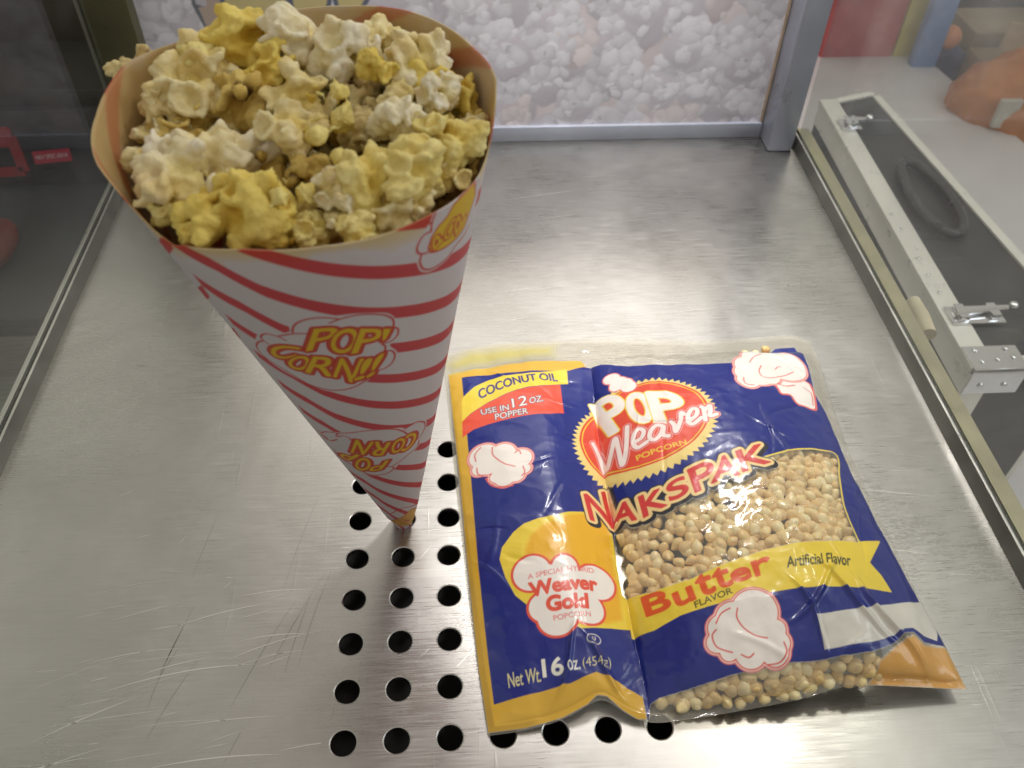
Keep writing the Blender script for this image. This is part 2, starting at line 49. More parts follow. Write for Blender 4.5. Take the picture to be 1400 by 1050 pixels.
POPCORN = [[[-1.5542,4.8564,10.8611],0.695,"hull","cream popcorn piece with a dark hollow sticking out over the left rim of the cone"],[[-0.3588,5.2207,11.0783],0.89,"flake_yellow","bright yellow popcorn piece standing against the back rim of the cone"],[[-0.9977,4.8817,10.9122],0.819,"pale_yellow","smooth pale yellow popcorn piece at the back left of the heap"],[[0.3967,5.0461,11.0789],1.086,"white","large off-white popcorn cluster at the back centre, right of the bright yellow piece"],[[-0.5614,4.4963,10.9251],0.833,"cream","glossy cream popcorn piece just below the bright yellow piece at the back"],[[0.1215,4.2586,10.9654],0.58,"flake_yellow","small upright yellow popcorn flake under the large back cluster"],[[1.1214,4.4837,11.0773],0.911,"white","tall off-white popcorn piece at the back right of centre"],[[1.7059,5.2016,10.9893],0.849,"cream","cream popcorn piece leaning on the back rim right of centre"],[[1.9361,4.1564,11.0594],0.844,"white","round white popcorn piece with smooth bulbs near the back right"],[[1.5238,3.9223,11.1162],0.434,"flake_yellow","small bright yellow oval flake between two white pieces at the back"],[[2.3439,4.9318,10.9231],0.854,"cream","olive cream popcorn piece tucked into the back right wall of the cone"],[[2.6803,4.0718,10.8192],0.845,"flake_yellow","crinkly deep yellow popcorn piece standing against the right wall of the cone"],[[-1.3022,4.4242,10.8418],0.91,"cream","cream popcorn piece at the left of the heap below the hollow one"],[[-1.6017,4.1807,10.6485],0.692,"hull","yellow popcorn piece with a brown hull resting by the left wall"],[[-0.6472,4.112,10.6694],0.841,"amber","tan buttery popcorn piece in the hollow left of centre"],[[-0.0947,3.9237,10.7122],0.758,"amber","brownish yellow popcorn piece beside the tan one left of centre"],[[0.5816,3.7276,10.9093],0.793,"cream","pale cream popcorn piece in the middle of the heap"],[[-0.376,2.8872,10.8178],1.571,"star","biggest snow white many-lobed popcorn piece, at the front left of the heap"],[[-0.7487,2.3139,10.5481],0.784,"white","white pointed popcorn piece in front of the biggest white one"],[[-1.586,3.7221,10.3357],0.806,"amber","amber popcorn piece low along the left inner wall"],[[-0.2913,2.0009,10.3997],0.654,"flake_yellow","yellow ruffled popcorn piece at the front rim with a dark pit"],[[0.2016,2.0521,10.523],0.824,"flake_yellow","large bright yellow popcorn piece spilling at the front rim"],[[0.6533,1.9726,10.5266],0.529,"curl","curled yellow strip of popcorn next to the large yellow front piece"],[[0.9883,3.3355,10.9708],0.592,"curl","white curled popcorn ring in the middle of the heap"],[[1.0921,2.786,10.7496],0.738,"curl","yellow cup-shaped popcorn shell right of the biggest white piece"],[[1.7043,3.0773,10.9085],0.689,"white","knobbly white popcorn piece right of the middle"],[[2.2331,3.5649,10.9396],0.54,"white","small white popcorn piece left of the crinkly deep yellow one"],[[1.4533,2.2453,10.7395],0.74,"pale_yellow","pale yellow popcorn piece with a raised tip at the front right"],[[1.9755,2.3596,10.7711],0.884,"pale_yellow","large cream yellow popcorn piece near the right front rim"],[[2.4306,2.8927,10.7554],0.774,"pale_yellow","yellowish rounded popcorn piece by the right wall above the rim print"],[[2.3301,2.5406,10.5035],0.527,"cream",""],[[0.9074,2.0967,10.3493],0.591,"amber",""],[[1.0904,2.1733,10.6175],0.531,"white","small white popcorn knob between the yellow strip and the raised tip"],[[1.6903,2.0208,10.4647],0.613,"cream",""],[[0.7662,2.769,10.5352],0.617,"amber",""],[[0.5317,3.0938,10.8234],0.665,"cream","cream popcorn piece touching the right end of the biggest white one"],[[0.7598,4.478,10.8633],0.67,"cream",""],[[1.2564,4.0523,10.7718],0.567,"hull",""],[[1.7969,3.7144,10.8953],0.587,"cream",""],[[-0.3736,1.9101,10.3346],0.363,"flake_yellow",""],[[1.2639,1.9524,10.3917],0.492,"cream",""],[[2.0604,3.3317,10.6003],0.538,"amber",""],[[2.6622,3.5015,10.5914],0.487,"amber",""],[[0.1606,3.049,10.4525],0.581,"amber",""],[[-0.1137,2.7359,10.4022],0.573,"hull",""],[[-1.1323,3.8471,10.5685],0.692,"amber",""],[[1.284,5.4359,10.9063],0.667,"cream",""],[[2.8482,4.8866,10.7815],0.428,"cream",""],[[-0.7649,5.5874,10.862],0.578,"pale_yellow",""],[[2.0456,5.4638,10.8835],0.555,"cream",""],[[1.2763,3.5317,10.6527],0.587,"hull",""],[[-0.942,4.1366,10.8148],0.527,"pale_yellow",""],[[1.936,2.1484,10.3885],0.444,"cream",""],[[0.5101,1.8848,10.359],0.443,"flake_yellow",""],[[0.9404,5.9066,10.7477],0.686,"cream",""],[[1.6896,3.4601,10.368],0.564,"pale_yellow",""],[[2.5017,3.1227,10.4098],0.589,"amber",""],[[-1.3938,2.9586,10.4624],0.66,"cream",""],[[-0.7409,3.143,10.2544],0.623,"hull",""],[[-0.8181,4.4803,10.431],0.718,"pale_yellow",""],[[-0.7248,5.6886,10.8632],0.629,"cream",""],[[0.5465,4.2272,10.4199],0.658,"pale_yellow",""],[[-1.1083,4.0094,10.4434],0.571,"amber",""],[[0.7603,4.8874,10.7397],0.57,"cream",""],[[-1.4069,3.3979,10.351],0.56,"hull",""],[[0.7557,5.5022,10.672],0.669,"pale_yellow",""],[[2.5306,3.2978,10.6312],0.493,"cream",""],[[-0.7512,2.2575,10.4191],0.535,"pale_yellow",""],[[-0.6563,4.1617,10.5908],0.67,"amber",""],[[-0.3776,5.2376,10.7319],0.608,"cream",""],[[1.8592,2.6757,10.376],0.569,"hull",""],[[0.6433,4.5871,10.7282],0.605,"pale_yellow",""],[[-0.7129,2.5182,10.4564],0.58,"cream",""],[[2.2805,3.9132,10.4817],0.651,"pale_yellow",""],[[-0.3287,5.9895,10.8051],0.675,"amber",""],[[-1.7301,3.7164,10.4098],0.592,"cream",""],[[1.8531,3.4837,10.6637],0.596,"hull",""],[[1.4911,4.455,10.5401],0.712,"pale_yellow",""],[[0.6956,4.7846,10.5221],0.621,"cream",""],[[1.6241,5.3658,10.7751],0.582,"pale_yellow",""],[[0.4212,2.534,10.2246],0.563,"amber",""],[[1.0939,4.8656,10.5402],0.629,"cream",""],[[1.4043,3.5106,10.6509],0.548,"hull",""],[[1.5593,4.6394,10.7216],0.615,"pale_yellow",""],[[1.1544,4.8207,10.6465],0.692,"cream",""],[[-1.3552,4.9255,10.6757],0.665,"pale_yellow",""],[[0.2934,4.1175,10.4451],0.529,"amber",""],[[0.6774,2.9798,10.3278],0.489,"cream",""],[[-1.5571,5.2998,10.6144],0.654,"hull",""],[[-0.9686,2.85,10.4925],0.627,"pale_yellow",""],[[-0.6839,2.5336,10.4216],0.535,"cream",""],[[0.817,1.8594,10.3473],0.52,"pale_yellow",""],[[-0.9373,4.3671,10.4077],0.64,"amber",""],[[1.971,3.1231,10.5865],0.555,"cream",""],[[2.0465,3.4291,10.5536],0.571,"hull",""],[[0.0113,5.5287,10.7347],0.686,"pale_yellow",""],[[-0.5121,4.5201,10.6424],0.647,"cream",""],[[1.3205,1.7371,10.4211],0.547,"pale_yellow",""],[[-0.0477,3.3238,9.8453],0.69,"amber",""],[[1.3681,4.3779,10.0773],0.862,"cream",""],[[-0.3137,5.6775,10.2089],0.747,"amber",""],[[-0.6277,5.9661,10.3427],0.888,"hull",""],[[0.1444,3.1377,9.8891],0.823,"pale_yellow",""],[[0.0111,5.6562,10.2694],0.774,"cream",""],[[2.0844,3.3227,9.9644],0.693,"amber",""],[[0.8191,4.3878,10.1639],0.712,"cream",""],[[-1.8386,6.0717,10.2335],1.01,"amber",""],[[-1.5624,5.7322,10.444],0.77,"hull",""],[[-1.0949,3.3077,10.044],0.713,"pale_yellow",""],[[-0.407,4.2768,10.2742],0.845,"cream",""],[[-1.1262,4.4062,10.0876],0.917,"amber",""],[[1.2806,5.4084,10.2915],0.796,"cream",""],[[1.3638,4.1275,10.0029],0.704,"amber",""],[[-1.3116,5.0763,10.0828],0.725,"hull",""],[[1.0065,4.4599,10.3946],0.745,"pale_yellow",""],[[1.3684,3.682,9.9263],0.813,"cream",""],[[2.2394,3.5351,10.0319],0.771,"amber",""],[[-0.7426,4.0679,10.287],0.87,"cream",""],[[1.7518,3.669,10.0922],0.667,"amber",""],[[-0.058,6.5389,10.388],0.814,"hull",""],[[-0.8311,3.7104,10.1715],0.807,"pale_yellow",""],[[-0.3578,3.3217,9.9645],0.647,"cream",""],[[1.7742,4.7269,10.3151],0.8,"amber",""],[[-1.7743,5.4734,10.1859],0.809,"cream",""],[[1.4207,5.5788,10.2288],0.953,"amber",""],[[0.512,5.6959,10.5154],0.836,"hull",""],[[1.4064,3.3003,10.0075],0.668,"pale_yellow",""],[[0.7222,5.9931,10.2113],0.94,"cream",""],[[2.4682,4.404,10.1288],0.815,"amber",""],[[-0.4442,5.5392,10.1228],0.823,"cream",""],[[1.1279,3.7724,10.2616],0.67,"amber",""],[[0.4646,2.7766,9.7931],0.606,"hull",""],[[2.2738,3.7391,9.961],0.815,"pale_yellow",""],[[1.2328,4.7031,10.2862],0.733,"cream",""],[[1.0214,2.4261,9.9712],0.655,"amber",""],[[-0.7896,4.6863,10.385],0.865,"cream",""],[[-0.2837,4.6854,10.2694],0.879,"amber",""],[[-1.5725,4.5094,10.0589],0.763,"hull",""],[[-0.37,4.6614,10.0679],0.831,"pale_yellow",""],[[0.3737,2.6219,9.8448],0.722,"cream",""],[[-0.6836,6.5459,10.5576],1.011,"amber",""],[[-0.4607,3.2884,9.8445],0.767,"cream",""],[[-0.4582,5.8672,10.4496],0.871,"amber",""],[[1.1985,3.9647,10.0719],0.868,"hull",""],[[0.3148,3.7785,10.1246],0.711,"pale_yellow",""],[[1.4361,4.2074,10.0528],0.712,"cream",""],[[0.6905,6.6889,10.4754],1.01,"amber",""],[[1.499,3.8507,10.0987],0.753,"cream",""],[[-0.1797,6.4895,10.4329],1.003,"amber",""],[[0.553,2.6574,9.8079],0.786,"hull",""],[[0.8703,2.5369,10.1383],0.75,"pale_yellow",""],[[1.2529,4.1575,10.2007],0.745,"cream",""],[[0.4034,6.2794,10.3305],0.886,"amber",""],[[-1.0066,6.1147,10.2442],1.011,"cream",""],[[1.2589,3.4617,10.0688],0.692,"amber",""],[[1.2082,3.0637,9.8339],0.788,"hull",""],[[0.8212,4.7052,10.2339],0.747,"pale_yellow",""],[[-0.5351,3.8001,10.2133],0.816,"cream",""]]
BG = {"label":[[-17.8475,31.0,-6.0441],[-16.0593,31.0,-5.8853],[-16.1173,31.0,-6.5386],[-17.9261,31.0,-6.6996]],"tri_out":[[-19.7999,31.0,-4.8303],[-18.4942,31.0,-4.7051],[-18.357,31.0,-4.8582],[-18.3613,31.0,-7.3004],[-20.9265,31.0,-7.4875]],"tri_in":[[-20.2349,31.0,-5.8564],[-18.5565,31.0,-5.6966],[-18.5416,31.0,-7.0505],[-20.7885,31.0,-7.1621]],"wtable":[[40.3547,73.4145,-17.0],[44.1486,48.1074,-17.0]],"post":[[40.3113,60.0,-11.449],[42.0922,60.0,-11.4665],[40.3516,60.0,-15.9154],[42.5298,60.0,-15.945]],"swoosh":[[[-4.4966,21.22,5.9177],[-4.6729,21.22,5.0396],[-4.3148,21.22,4.7177],[-3.8306,21.22,4.5281],[-3.2058,21.22,4.5676],[-2.6507,21.22,5.1324],[-2.452,21.22,5.9014]],[[-2.3415,21.22,5.9006],[-2.5655,21.22,4.6993],[-2.0475,21.22,4.6478],[-1.5535,21.22,4.7348],[-1.3897,21.22,5.893]],[[-1.0346,21.22,5.8901],[-1.1414,21.22,4.7305],[-0.5502,21.22,4.6782],[0.0787,21.22,5.8813]]],"burst":[[[-5.1611,21.22,5.7073],[-5.2309,21.22,4.8642],[-5.489,21.22,4.8214],[-5.3851,21.22,4.1244],[-4.9807,21.22,4.2845],[-4.5033,21.22,4.5817],[-4.6953,21.22,5.0398],[-4.4794,21.22,5.7016]],[[-5.5451,21.22,5.4924],[-5.5508,21.22,4.9354],[-5.3038,21.22,4.8422],[-5.4946,21.22,4.7986],[-5.3454,21.22,4.1947],[-5.4653,21.22,4.1726],[-5.6851,21.22,4.9368]]]}
# ---------------------------------------------------------------- the pillow shape of the bag (hole pitches)
def _resample(P, n):
    P = np.asarray(P, float)
    d = np.r_[0, np.cumsum(np.linalg.norm(np.diff(P, axis=0), axis=1))]
    t = d / d[-1]
    s = np.linspace(0, 1, n)
    # smooth the corners a little by interpolating a slightly blurred copy
    Q = np.stack([np.interp(s, t, P[:, k]) for k in range(3)], 1)
    for _ in range(3):
        Q[1:-1] = 0.25 * Q[:-2] + 0.5 * Q[1:-1] + 0.25 * Q[2:]
    return s, Q

class BagShape:
    def __init__(self, edges):
        self.e = {k: _resample(v, 81) for k, v in edges.items()}
    def edge(self, k, t):
        s, Q = self.e[k]
        return np.stack([np.interp(t, s, Q[:, j]) for j in range(3)], -1)
    def base(self, u, v):
        u = np.asarray(u, float); v = np.asarray(v, float)
        B, T = self.edge('bottom', u), self.edge('top', u)
        L, R = self.edge('left', 1 - v), self.edge('right', 1 - v)
        U, V = u[..., None], v[..., None]
        c00, c10 = self.edge('bottom', np.array(0.)), self.edge('bottom', np.array(1.))
        c01, c11 = self.edge('top', np.array(0.)), self.edge('top', np.array(1.))
        return ((1 - V) * B + V * T + (1 - U) * L + U * R
                - ((1 - U) * (1 - V) * c00 + U * (1 - V) * c10 + (1 - U) * V * c01 + U * V * c11))
    def seam(self, v):
        return 0.35 + 0.04 * v
    def height(self, u, v):
        us = self.seam(v)
        vv = np.clip((v - 0.015) / 0.905, 0, 1)
        sv = np.sin(np.pi * vv)
        sl = np.clip(u / us, 0, 1); sr = np.clip((u - us) / (1 - us), 0, 1)
        hl = 0.50 * np.sin(np.pi * sl) ** 0.8 * sv ** 0.6
        hr = 1.20 * np.sin(np.pi * sr ** 0.92) ** 0.62 * sv ** 0.42
        return np.where(u < us, hl, hr)
    def top(self, u, v):
        P = self.base(u, v)
        P[..., 2] += self.height(np.asarray(u, float), np.asarray(v, float))
        return P


# ================================================================ helpers
def tag(o, label=None, cat=None, group=None, kind=None):
    if label: o['label'] = label
    if cat: o['category'] = cat
    if group: o['group'] = group
    if kind: o['kind'] = kind
    return o

def empty(name, loc=(0, 0, 0)):
    o = bpy.data.objects.new(name, None); COL.objects.link(o); o.location = Vector(loc) * S
    o.empty_display_size = 0.01
    return o

def link(name, me, mats, parent=None, origin=(0, 0, 0)):
    o = bpy.data.objects.new(name, me); COL.objects.link(o)
    for m in (mats if isinstance(mats, (list, tuple)) else [mats]):
        if m: me.materials.append(m)
    if parent: o.parent = parent
    else: o.location = Vector(origin) * S
    return o

def np_mesh(name, V, F, origin=(0, 0, 0), smooth=True, attrs=None, mat_index=None):
    """V (n,3) in pitches (world), F (m,4) or (m,3) -> mesh; fast path for big grids"""
    V = (np.asarray(V, float) - np.asarray(origin, float)) * S
    F = np.asarray(F, np.int32); k = F.shape[1]
    me = bpy.data.meshes.new(name)
    me.vertices.add(len(V)); me.vertices.foreach_set('co', V.astype(np.float32).ravel())
    me.loops.add(F.size); me.loops.foreach_set('vertex_index', F.ravel())
    me.polygons.add(len(F)); me.polygons.foreach_set('loop_start', np.arange(len(F), dtype=np.int32) * k)
    if mat_index is not None: me.polygons.foreach_set('material_index', np.asarray(mat_index, np.int32))
    me.update(calc_edges=True)
    me.polygons.foreach_set('use_smooth', np.full(len(F), smooth))
    if attrs:
        for n, a in attrs.items():
            a = np.asarray(a, np.float32)
            if a.ndim == 1:
                at = me.attributes.new(n, 'FLOAT', 'POINT'); at.data.foreach_set('value', a)
            else:
                at = me.attributes.new(n, 'FLOAT_COLOR', 'POINT')
                at.data.foreach_set('color', np.c_[a, np.ones(len(a), np.float32)].astype(np.float32).ravel())
    me.validate()
    return me

def grid_faces(nu, nv, off=0, flip=False):
    i, j = np.meshgrid(np.arange(nu - 1), np.arange(nv - 1))
    a = (j * nu + i).ravel() + off
    F = np.stack([a, a + 1, a + nu + 1, a + nu], 1)
    return F[:, ::-1] if flip else F

class MB:
    """collects boxes, prisms, tubes and lathes; build() links them as ONE mesh object"""
    def __init__(self): self.bm = bmesh.new()
    def box(self, x0, x1, y0, y1, z0, z1, bev=0.0):
        b = bmesh.new(); bmesh.ops.create_cube(b, size=1)
        for v in b.verts:
            v.co = Vector((x0 + (v.co.x + .5) * (x1 - x0), y0 + (v.co.y + .5) * (y1 - y0), z0 + (v.co.z + .5) * (z1 - z0)))
        if bev: bmesh.ops.bevel(b, geom=b.edges[:], offset=bev, segments=2, affect='EDGES', profile=.6)
        self._add(b); return self
    def _add(self, b):
        me = bpy.data.meshes.new('t'); b.to_mesh(me); b.free(); self.bm.from_mesh(me); bpy.data.meshes.remove(me)
    def prism(self, bottom, top, bev=0.0):
        b = bmesh.new(); n = len(bottom)
        lo = [b.verts.new(p) for p in bottom]; hi = [b.verts.new(p) for p in top]
        b.faces.new(lo[::-1]); b.faces.new(hi)
        for i in range(n): b.faces.new((lo[i], lo[(i + 1) % n], hi[(i + 1) % n], hi[i]))
        bmesh.ops.recalc_face_normals(b, faces=b.faces[:])
        if bev: bmesh.ops.bevel(b, geom=b.edges[:], offset=bev, segments=2, affect='EDGES', profile=.6)
        self._add(b); return self
    def tube(self, pts, r, seg=10, closed=False):
        pts = [Vector(p) for p in pts]; b = bmesh.new(); rings = []; n = len(pts)
        for i, p in enumerate(pts):
            a = pts[(i - 1) % n] if (closed or i) else pts[0]; c = pts[(i + 1) % n] if (closed or i < n - 1) else pts[-1]
            t = (c - a).normalized(); u = t.cross(Vector((.13, .29, .95))).normalized(); w = t.cross(u)
            rr = r[i] if isinstance(r, (list, tuple)) else r
            rings.append([b.verts.new(p + u * math.cos(2 * math.pi * k / seg) * rr + w * math.sin(2 * math.pi * k / seg) * rr) for k in range(seg)])
        for i in range(n if closed else n - 1):
            A_, B_ = rings[i], rings[(i + 1) % n]
            for k in range(seg): b.faces.new((A_[k], A_[(k + 1) % seg], B_[(k + 1) % seg], B_[k]))
        if not closed: b.faces.new(rings[0][::-1]); b.faces.new(rings[-1])
        bmesh.ops.recalc_face_normals(b, faces=b.faces[:])
        self._add(b); return self
    def ball(self, c, r, sub=2, scale=(1, 1, 1)):
        b = bmesh.new(); bmesh.ops.create_icosphere(b, subdivisions=sub, radius=r)
        for v in b.verts: v.co = Vector((v.co.x * scale[0] + c[0], v.co.y * scale[1] + c[1], v.co.z * scale[2] + c[2]))
        self._add(b); return self
    def build(self, name, mat, parent=None, origin=None, smooth=None):
        o_ = Vector(origin) if origin is not None else (parent.location / S if parent else Vector((0, 0, 0)))
        for v in self.bm.verts: v.co = (v.co - o_) * S
        me = bpy.data.meshes.new(name); self.bm.to_mesh(me); self.bm.free()
        if smooth is not None:
            me.polygons.foreach_set('use_smooth', np.full(len(me.polygons), True))
            me.set_sharp_from_angle(angle=math.radians(smooth))
        return link(name, me, mat, parent, o_)

# ---------------------------------------------------------------- materials
def mat(name, color=(.5, .5, .5), rough=.5, metal=0.0, **kw):
    m = bpy.data.materials.new(name); m.use_nodes = True
    b = m.node_tree.nodes['Principled BSDF']
    b.inputs['Base Color'].default_value = (*color, 1); b.inputs['Roughness'].default_value = rough; b.inputs['Metallic'].default_value = metal
    for k, v in kw.items(): b.inputs[k.replace('_', ' ')].default_value = v
    return m
class NT:
    def __init__(self, m): self.t = m.node_tree; self.b = self.t.nodes['Principled BSDF']; self.out = self.t.nodes['Material Output']
    def n(self, typ, **kw):
        x = self.t.nodes.new(typ)
        for k, v in kw.items():
            if hasattr(x, k) and k not in x.inputs: setattr(x, k, v)
            else: x.inputs[k].default_value = v
        return x
    def l(self, a, b): self.t.links.new(a, b)
    def coord(self, scale=(1, 1, 1), rot=(0, 0, 0)):
        tc = self.n('ShaderNodeTexCoord'); mp = self.n('ShaderNodeMapping')
        mp.inputs['Scale'].default_value = scale; mp.inputs['Rotation'].default_value = rot
        self.l(tc.outputs['Object'], mp.inputs['Vector']); return mp.outputs[0]
    def noise(self, vec, scale, detail=3, rough=.55, dist=0.0):
        x = self.n('ShaderNodeTexNoise'); x.inputs['Scale'].default_value = scale; x.inputs['Detail'].default_value = detail
        x.inputs['Roughness'].default_value = rough; x.inputs['Distortion'].default_value = dist
        self.l(vec, x.inputs['Vector']); return x.outputs['Fac']
    def ramp(self, fac, stops):
        r = self.n('ShaderNodeValToRGB'); e = r.color_ramp.elements
        while len(e) < len(stops): e.new(.5)
        for k, (p, c) in enumerate(stops): e[k].position = p; e[k].color = (*c, 1) if len(c) == 3 else c
        self.l(fac, r.inputs[0]); return r.outputs[0]
    def rng(self, fac, a, b, c, d):
        r = self.n('ShaderNodeMapRange'); self.l(fac, r.inputs[0])
        for k, v in zip((1, 2, 3, 4), (a, b, c, d)): r.inputs[k].default_value = v
        return r.outputs[0]
    def bump(self, h, strength, dist, prev=None):
        x = self.n('ShaderNodeBump'); x.inputs['Strength'].default_value = strength; x.inputs['Distance'].default_value = dist
        self.l(h, x.inputs['Height'])
        if prev: self.l(prev, x.inputs['Normal'])
        return x.outputs[0]
    def math(self, op, a, b):
        x = self.n('ShaderNodeMath', operation=op)
        for k, v in ((0, a), (1, b)):
            if isinstance(v, (int, float)): x.inputs[k].default_value = v
            else: self.l(v, x.inputs[k])
        return x.outputs[0]

def grime(m, color, scale=60, amt=.25, rough=None, bump=0.0):
    """uneven colour and gloss so no surface is one flat value"""
    t = NT(m); v = t.coord(); f = t.noise(v, scale, 5, .6)
    lo = [c * (1 - amt) for c in color]; hi = [min(1, c * (1 + amt * .6)) for c in color]
    t.l(t.ramp(f, [(.3, lo), (.7, hi)]), t.b.inputs['Base Color'])
    if rough: t.l(t.rng(f, .3, .7, rough[0], rough[1]), t.b.inputs['Roughness'])
    if bump: t.l(t.bump(t.noise(v, scale * 6, 4), bump, .0005), t.b.inputs['Normal'])
    return m
def gmat(name, color, rough=.5, metal=0.0, scale=60, amt=.2, spread=.12, bump=0.0, **kw):
    return grime(mat(name, color, rough, metal, **kw), color, scale, amt, (max(.03, rough - spread), min(1, rough + spread)), bump)

M = {}
# brushed, scratched stainless steel
m = mat('brushed_steel', (.60, .585, .555), .34, 1.0); t = NT(m)
v = t.coord()
big = t.noise(v, 9, 4, .6); mid = t.noise(v, 60, 4, .6)
vb = t.coord((60, 1500, 60)); br = t.noise(vb, 1.0, 4, .65)                # brushing along x
vs = t.coord((25, 420, 25), (0, 0, .16)); sc = t.noise(vs, 1.0, 2, .5, .6)
vs2 = t.coord((420, 18, 25), (0, 0, -.35)); sc2 = t.noise(vs2, 1.0, 2, .5, .4)
r = t.rng(big, .3, .7, .26, .34)
r = t.math('ADD', r, t.rng(mid, .3, .7, -.015, .02)); r = t.math('ADD', r, t.rng(br, .3, .7, -.05, .05))
t.l(r, t.b.inputs['Roughness'])
c = t.ramp(t.noise(v, 14, 5, .65, .8), [(.3, (.50, .485, .455)), (.68, (.61, .595, .565))])
mx = t.n('ShaderNodeMix', data_type='RGBA', blend_type='MULTIPLY'); mx.inputs[0].default_value = 1.0
t.l(c, mx.inputs[6]); t.l(t.ramp(br, [(.25, (.88, .88, .88)), (.75, (1, 1, 1))]), mx.inputs[7]); t.l(mx.outputs[2], t.b.inputs['Base Color'])
nrm = t.bump(br, .04, .0003)
nrm = t.bump(t.rng(sc, .64, .76, 0, 1), .03, .0002, nrm)
nrm = t.bump(t.rng(sc2, .68, .74, 0, 1), .09, .0002, nrm)
nrm = t.bump(t.noise(v, 16, 2), .25, .0012, nrm)
t.l(nrm, t.b.inputs['Normal'])
dr = t.noise(t.coord((18, 6, 10)), 1.0, 3); t.l(t.math('ADD', r, t.rng(dr, .35, .65, -.02, .03)), t.b.inputs['Roughness'])
M['steel'] = m
M['scratch'] = mat('scratch_steel', (.85, .83, .78), .30, 1.0)
M['scratch_dark'] = mat('dark_scratch_steel', (.38, .37, .35), .45, 1.0)
M['pan'] = gmat('dark_pan', (.03, .027, .024), .6)
M['rail'] = gmat('dull_aluminium', (.21, .21, .185), .38, .8, 40, .18)
M['rail_edge'] = gmat('bright_aluminium', (.66, .65, .60), .32, .9, 40, .15)
M['ledge'] = gmat('yellowish_aluminium', (.50, .46, .30), .42, .7, 50, .15)
M['gasket'] = gmat('black_gasket', (.012, .012, .011), .6)
M['post'] = gmat('anodised_post', (.37, .39, .46), .38, .35, 30, .08)  # bluish tint of the window light is put into the base colour
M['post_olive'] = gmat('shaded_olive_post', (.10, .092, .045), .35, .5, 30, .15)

# glass: clear sheet with a weak surface reflection and a few smears
m = bpy.data.materials.new('clear_glass'); m.use_nodes = True; t = m.node_tree; t.nodes.clear()
o = t.nodes.new('ShaderNodeOutputMaterial'); mixn = t.nodes.new('ShaderNodeMixShader'); tr = t.nodes.new('ShaderNodeBsdfTransparent'); gl = t.nodes.new('ShaderNodeBsdfGlossy'); fr = t.nodes.new('ShaderNodeFresnel')
tr.inputs[0].default_value = (.90, .92, .90, 1); gl.inputs['Roughness'].default_value = .03; t.nodes.remove(fr)
def schlick(tree, f0):
    lw = tree.nodes.new('ShaderNodeLayerWeight'); lw.inputs[0].default_value = .5
    pw = tree.nodes.new('ShaderNodeMath'); pw.operation = 'POWER'; pw.inputs[1].default_value = 5.0; tree.links.new(lw.outputs['Facing'], pw.inputs[0])
    ma = tree.nodes.new('ShaderNodeMath'); ma.operation = 'MULTIPLY_ADD'; ma.inputs[1].default_value = 1 - f0; ma.inputs[2].default_value = f0; tree.links.new(pw.outputs[0], ma.inputs[0]); return ma.outputs[0]
t.links.new(schlick(t, .03), mixn.inputs[0]); t.links.new(tr.outputs[0], mixn.inputs[1]); t.links.new(gl.outputs[0], mixn.inputs[2])
df = t.nodes.new('ShaderNodeBsdfDiffuse'); df.inputs[0].default_value = (.8, .8, .78, 1)
tc = t.nodes.new('ShaderNodeTexCoord'); nz = t.nodes.new('ShaderNodeTexNoise'); nz.inputs['Scale'].default_value = 18; nz.inputs['Detail'].default_value = 5
t.links.new(tc.outputs['Object'], nz.inputs['Vector'])
mr = t.nodes.new('ShaderNodeMapRange'); mr.inputs[1].default_value = .45; mr.inputs[2].default_value = .8; mr.inputs[3].default_value = 0.003; mr.inputs[4].default_value = .03
t.links.new(nz.outputs['Fac'], mr.inputs[0]); m2 = t.nodes.new('ShaderNodeMixShader'); t.links.new(mr.outputs[0], m2.inputs[0]); t.links.new(mixn.outputs[0], m2.inputs[1]); t.links.new(df.outputs[0], m2.inputs[2])
t.links.new(m2.outputs[0], o.inputs[0]); M['glass'] = m
m = M['glass'].copy(); m.name = 'hazy_glass'; [n_ for n_ in m.node_tree.nodes if n_.bl_idname == 'ShaderNodeMapRange'][0].inputs[3].default_value = .035; [n_ for n_ in m.node_tree.nodes if n_.bl_idname == 'ShaderNodeMapRange'][0].inputs[4].default_value = .12; M['hazy_glass'] = m

# printed plastic film: attribute Col = ink, attribute ink = cover (0 leaves clear film)
m = mat('printed_film', (.5, .5, .5), .30); t = NT(m)
t.b.inputs['Coat Weight'].default_value = .42; t.b.inputs['Coat Roughness'].default_value = .09
ca = t.n('ShaderNodeAttribute'); ca.attribute_name = 'Col'; t.l(ca.outputs['Color'], t.b.inputs['Base Color'])
ia = t.n('ShaderNodeAttribute'); ia.attribute_name = 'ink'
tr = t.n('ShaderNodeBsdfTransparent'); tr.inputs[0].default_value = (.97, .96, .93, 1)
gl = t.n('ShaderNodeBsdfGlossy'); gl.inputs['Roughness'].default_value = .10
df = t.n('ShaderNodeBsdfDiffuse'); df.inputs[0].default_value = (.80, .77, .68, 1)
a1 = t.n('ShaderNodeMixShader'); a1.inputs[0].default_value = .12; t.l(tr.outputs[0], a1.inputs[1]); t.l(df.outputs[0], a1.inputs[2])
a2 = t.n('ShaderNodeMixShader'); t.l(schlick(t.t, .035), a2.inputs[0]); t.l(a1.outputs[0], a2.inputs[1]); t.l(gl.outputs[0], a2.inputs[2])
a3 = t.n('ShaderNodeMixShader'); t.l(ia.outputs['Fac'], a3.inputs[0]); t.l(a2.outputs[0], a3.inputs[1]); t.l(t.b.outputs[0], a3.inputs[2])
vo = t.n('ShaderNodeTexVoronoi', feature='DISTANCE_TO_EDGE'); vo.inputs['Scale'].default_value = 75; wp = t.n('ShaderNodeVectorMath', operation='ADD')
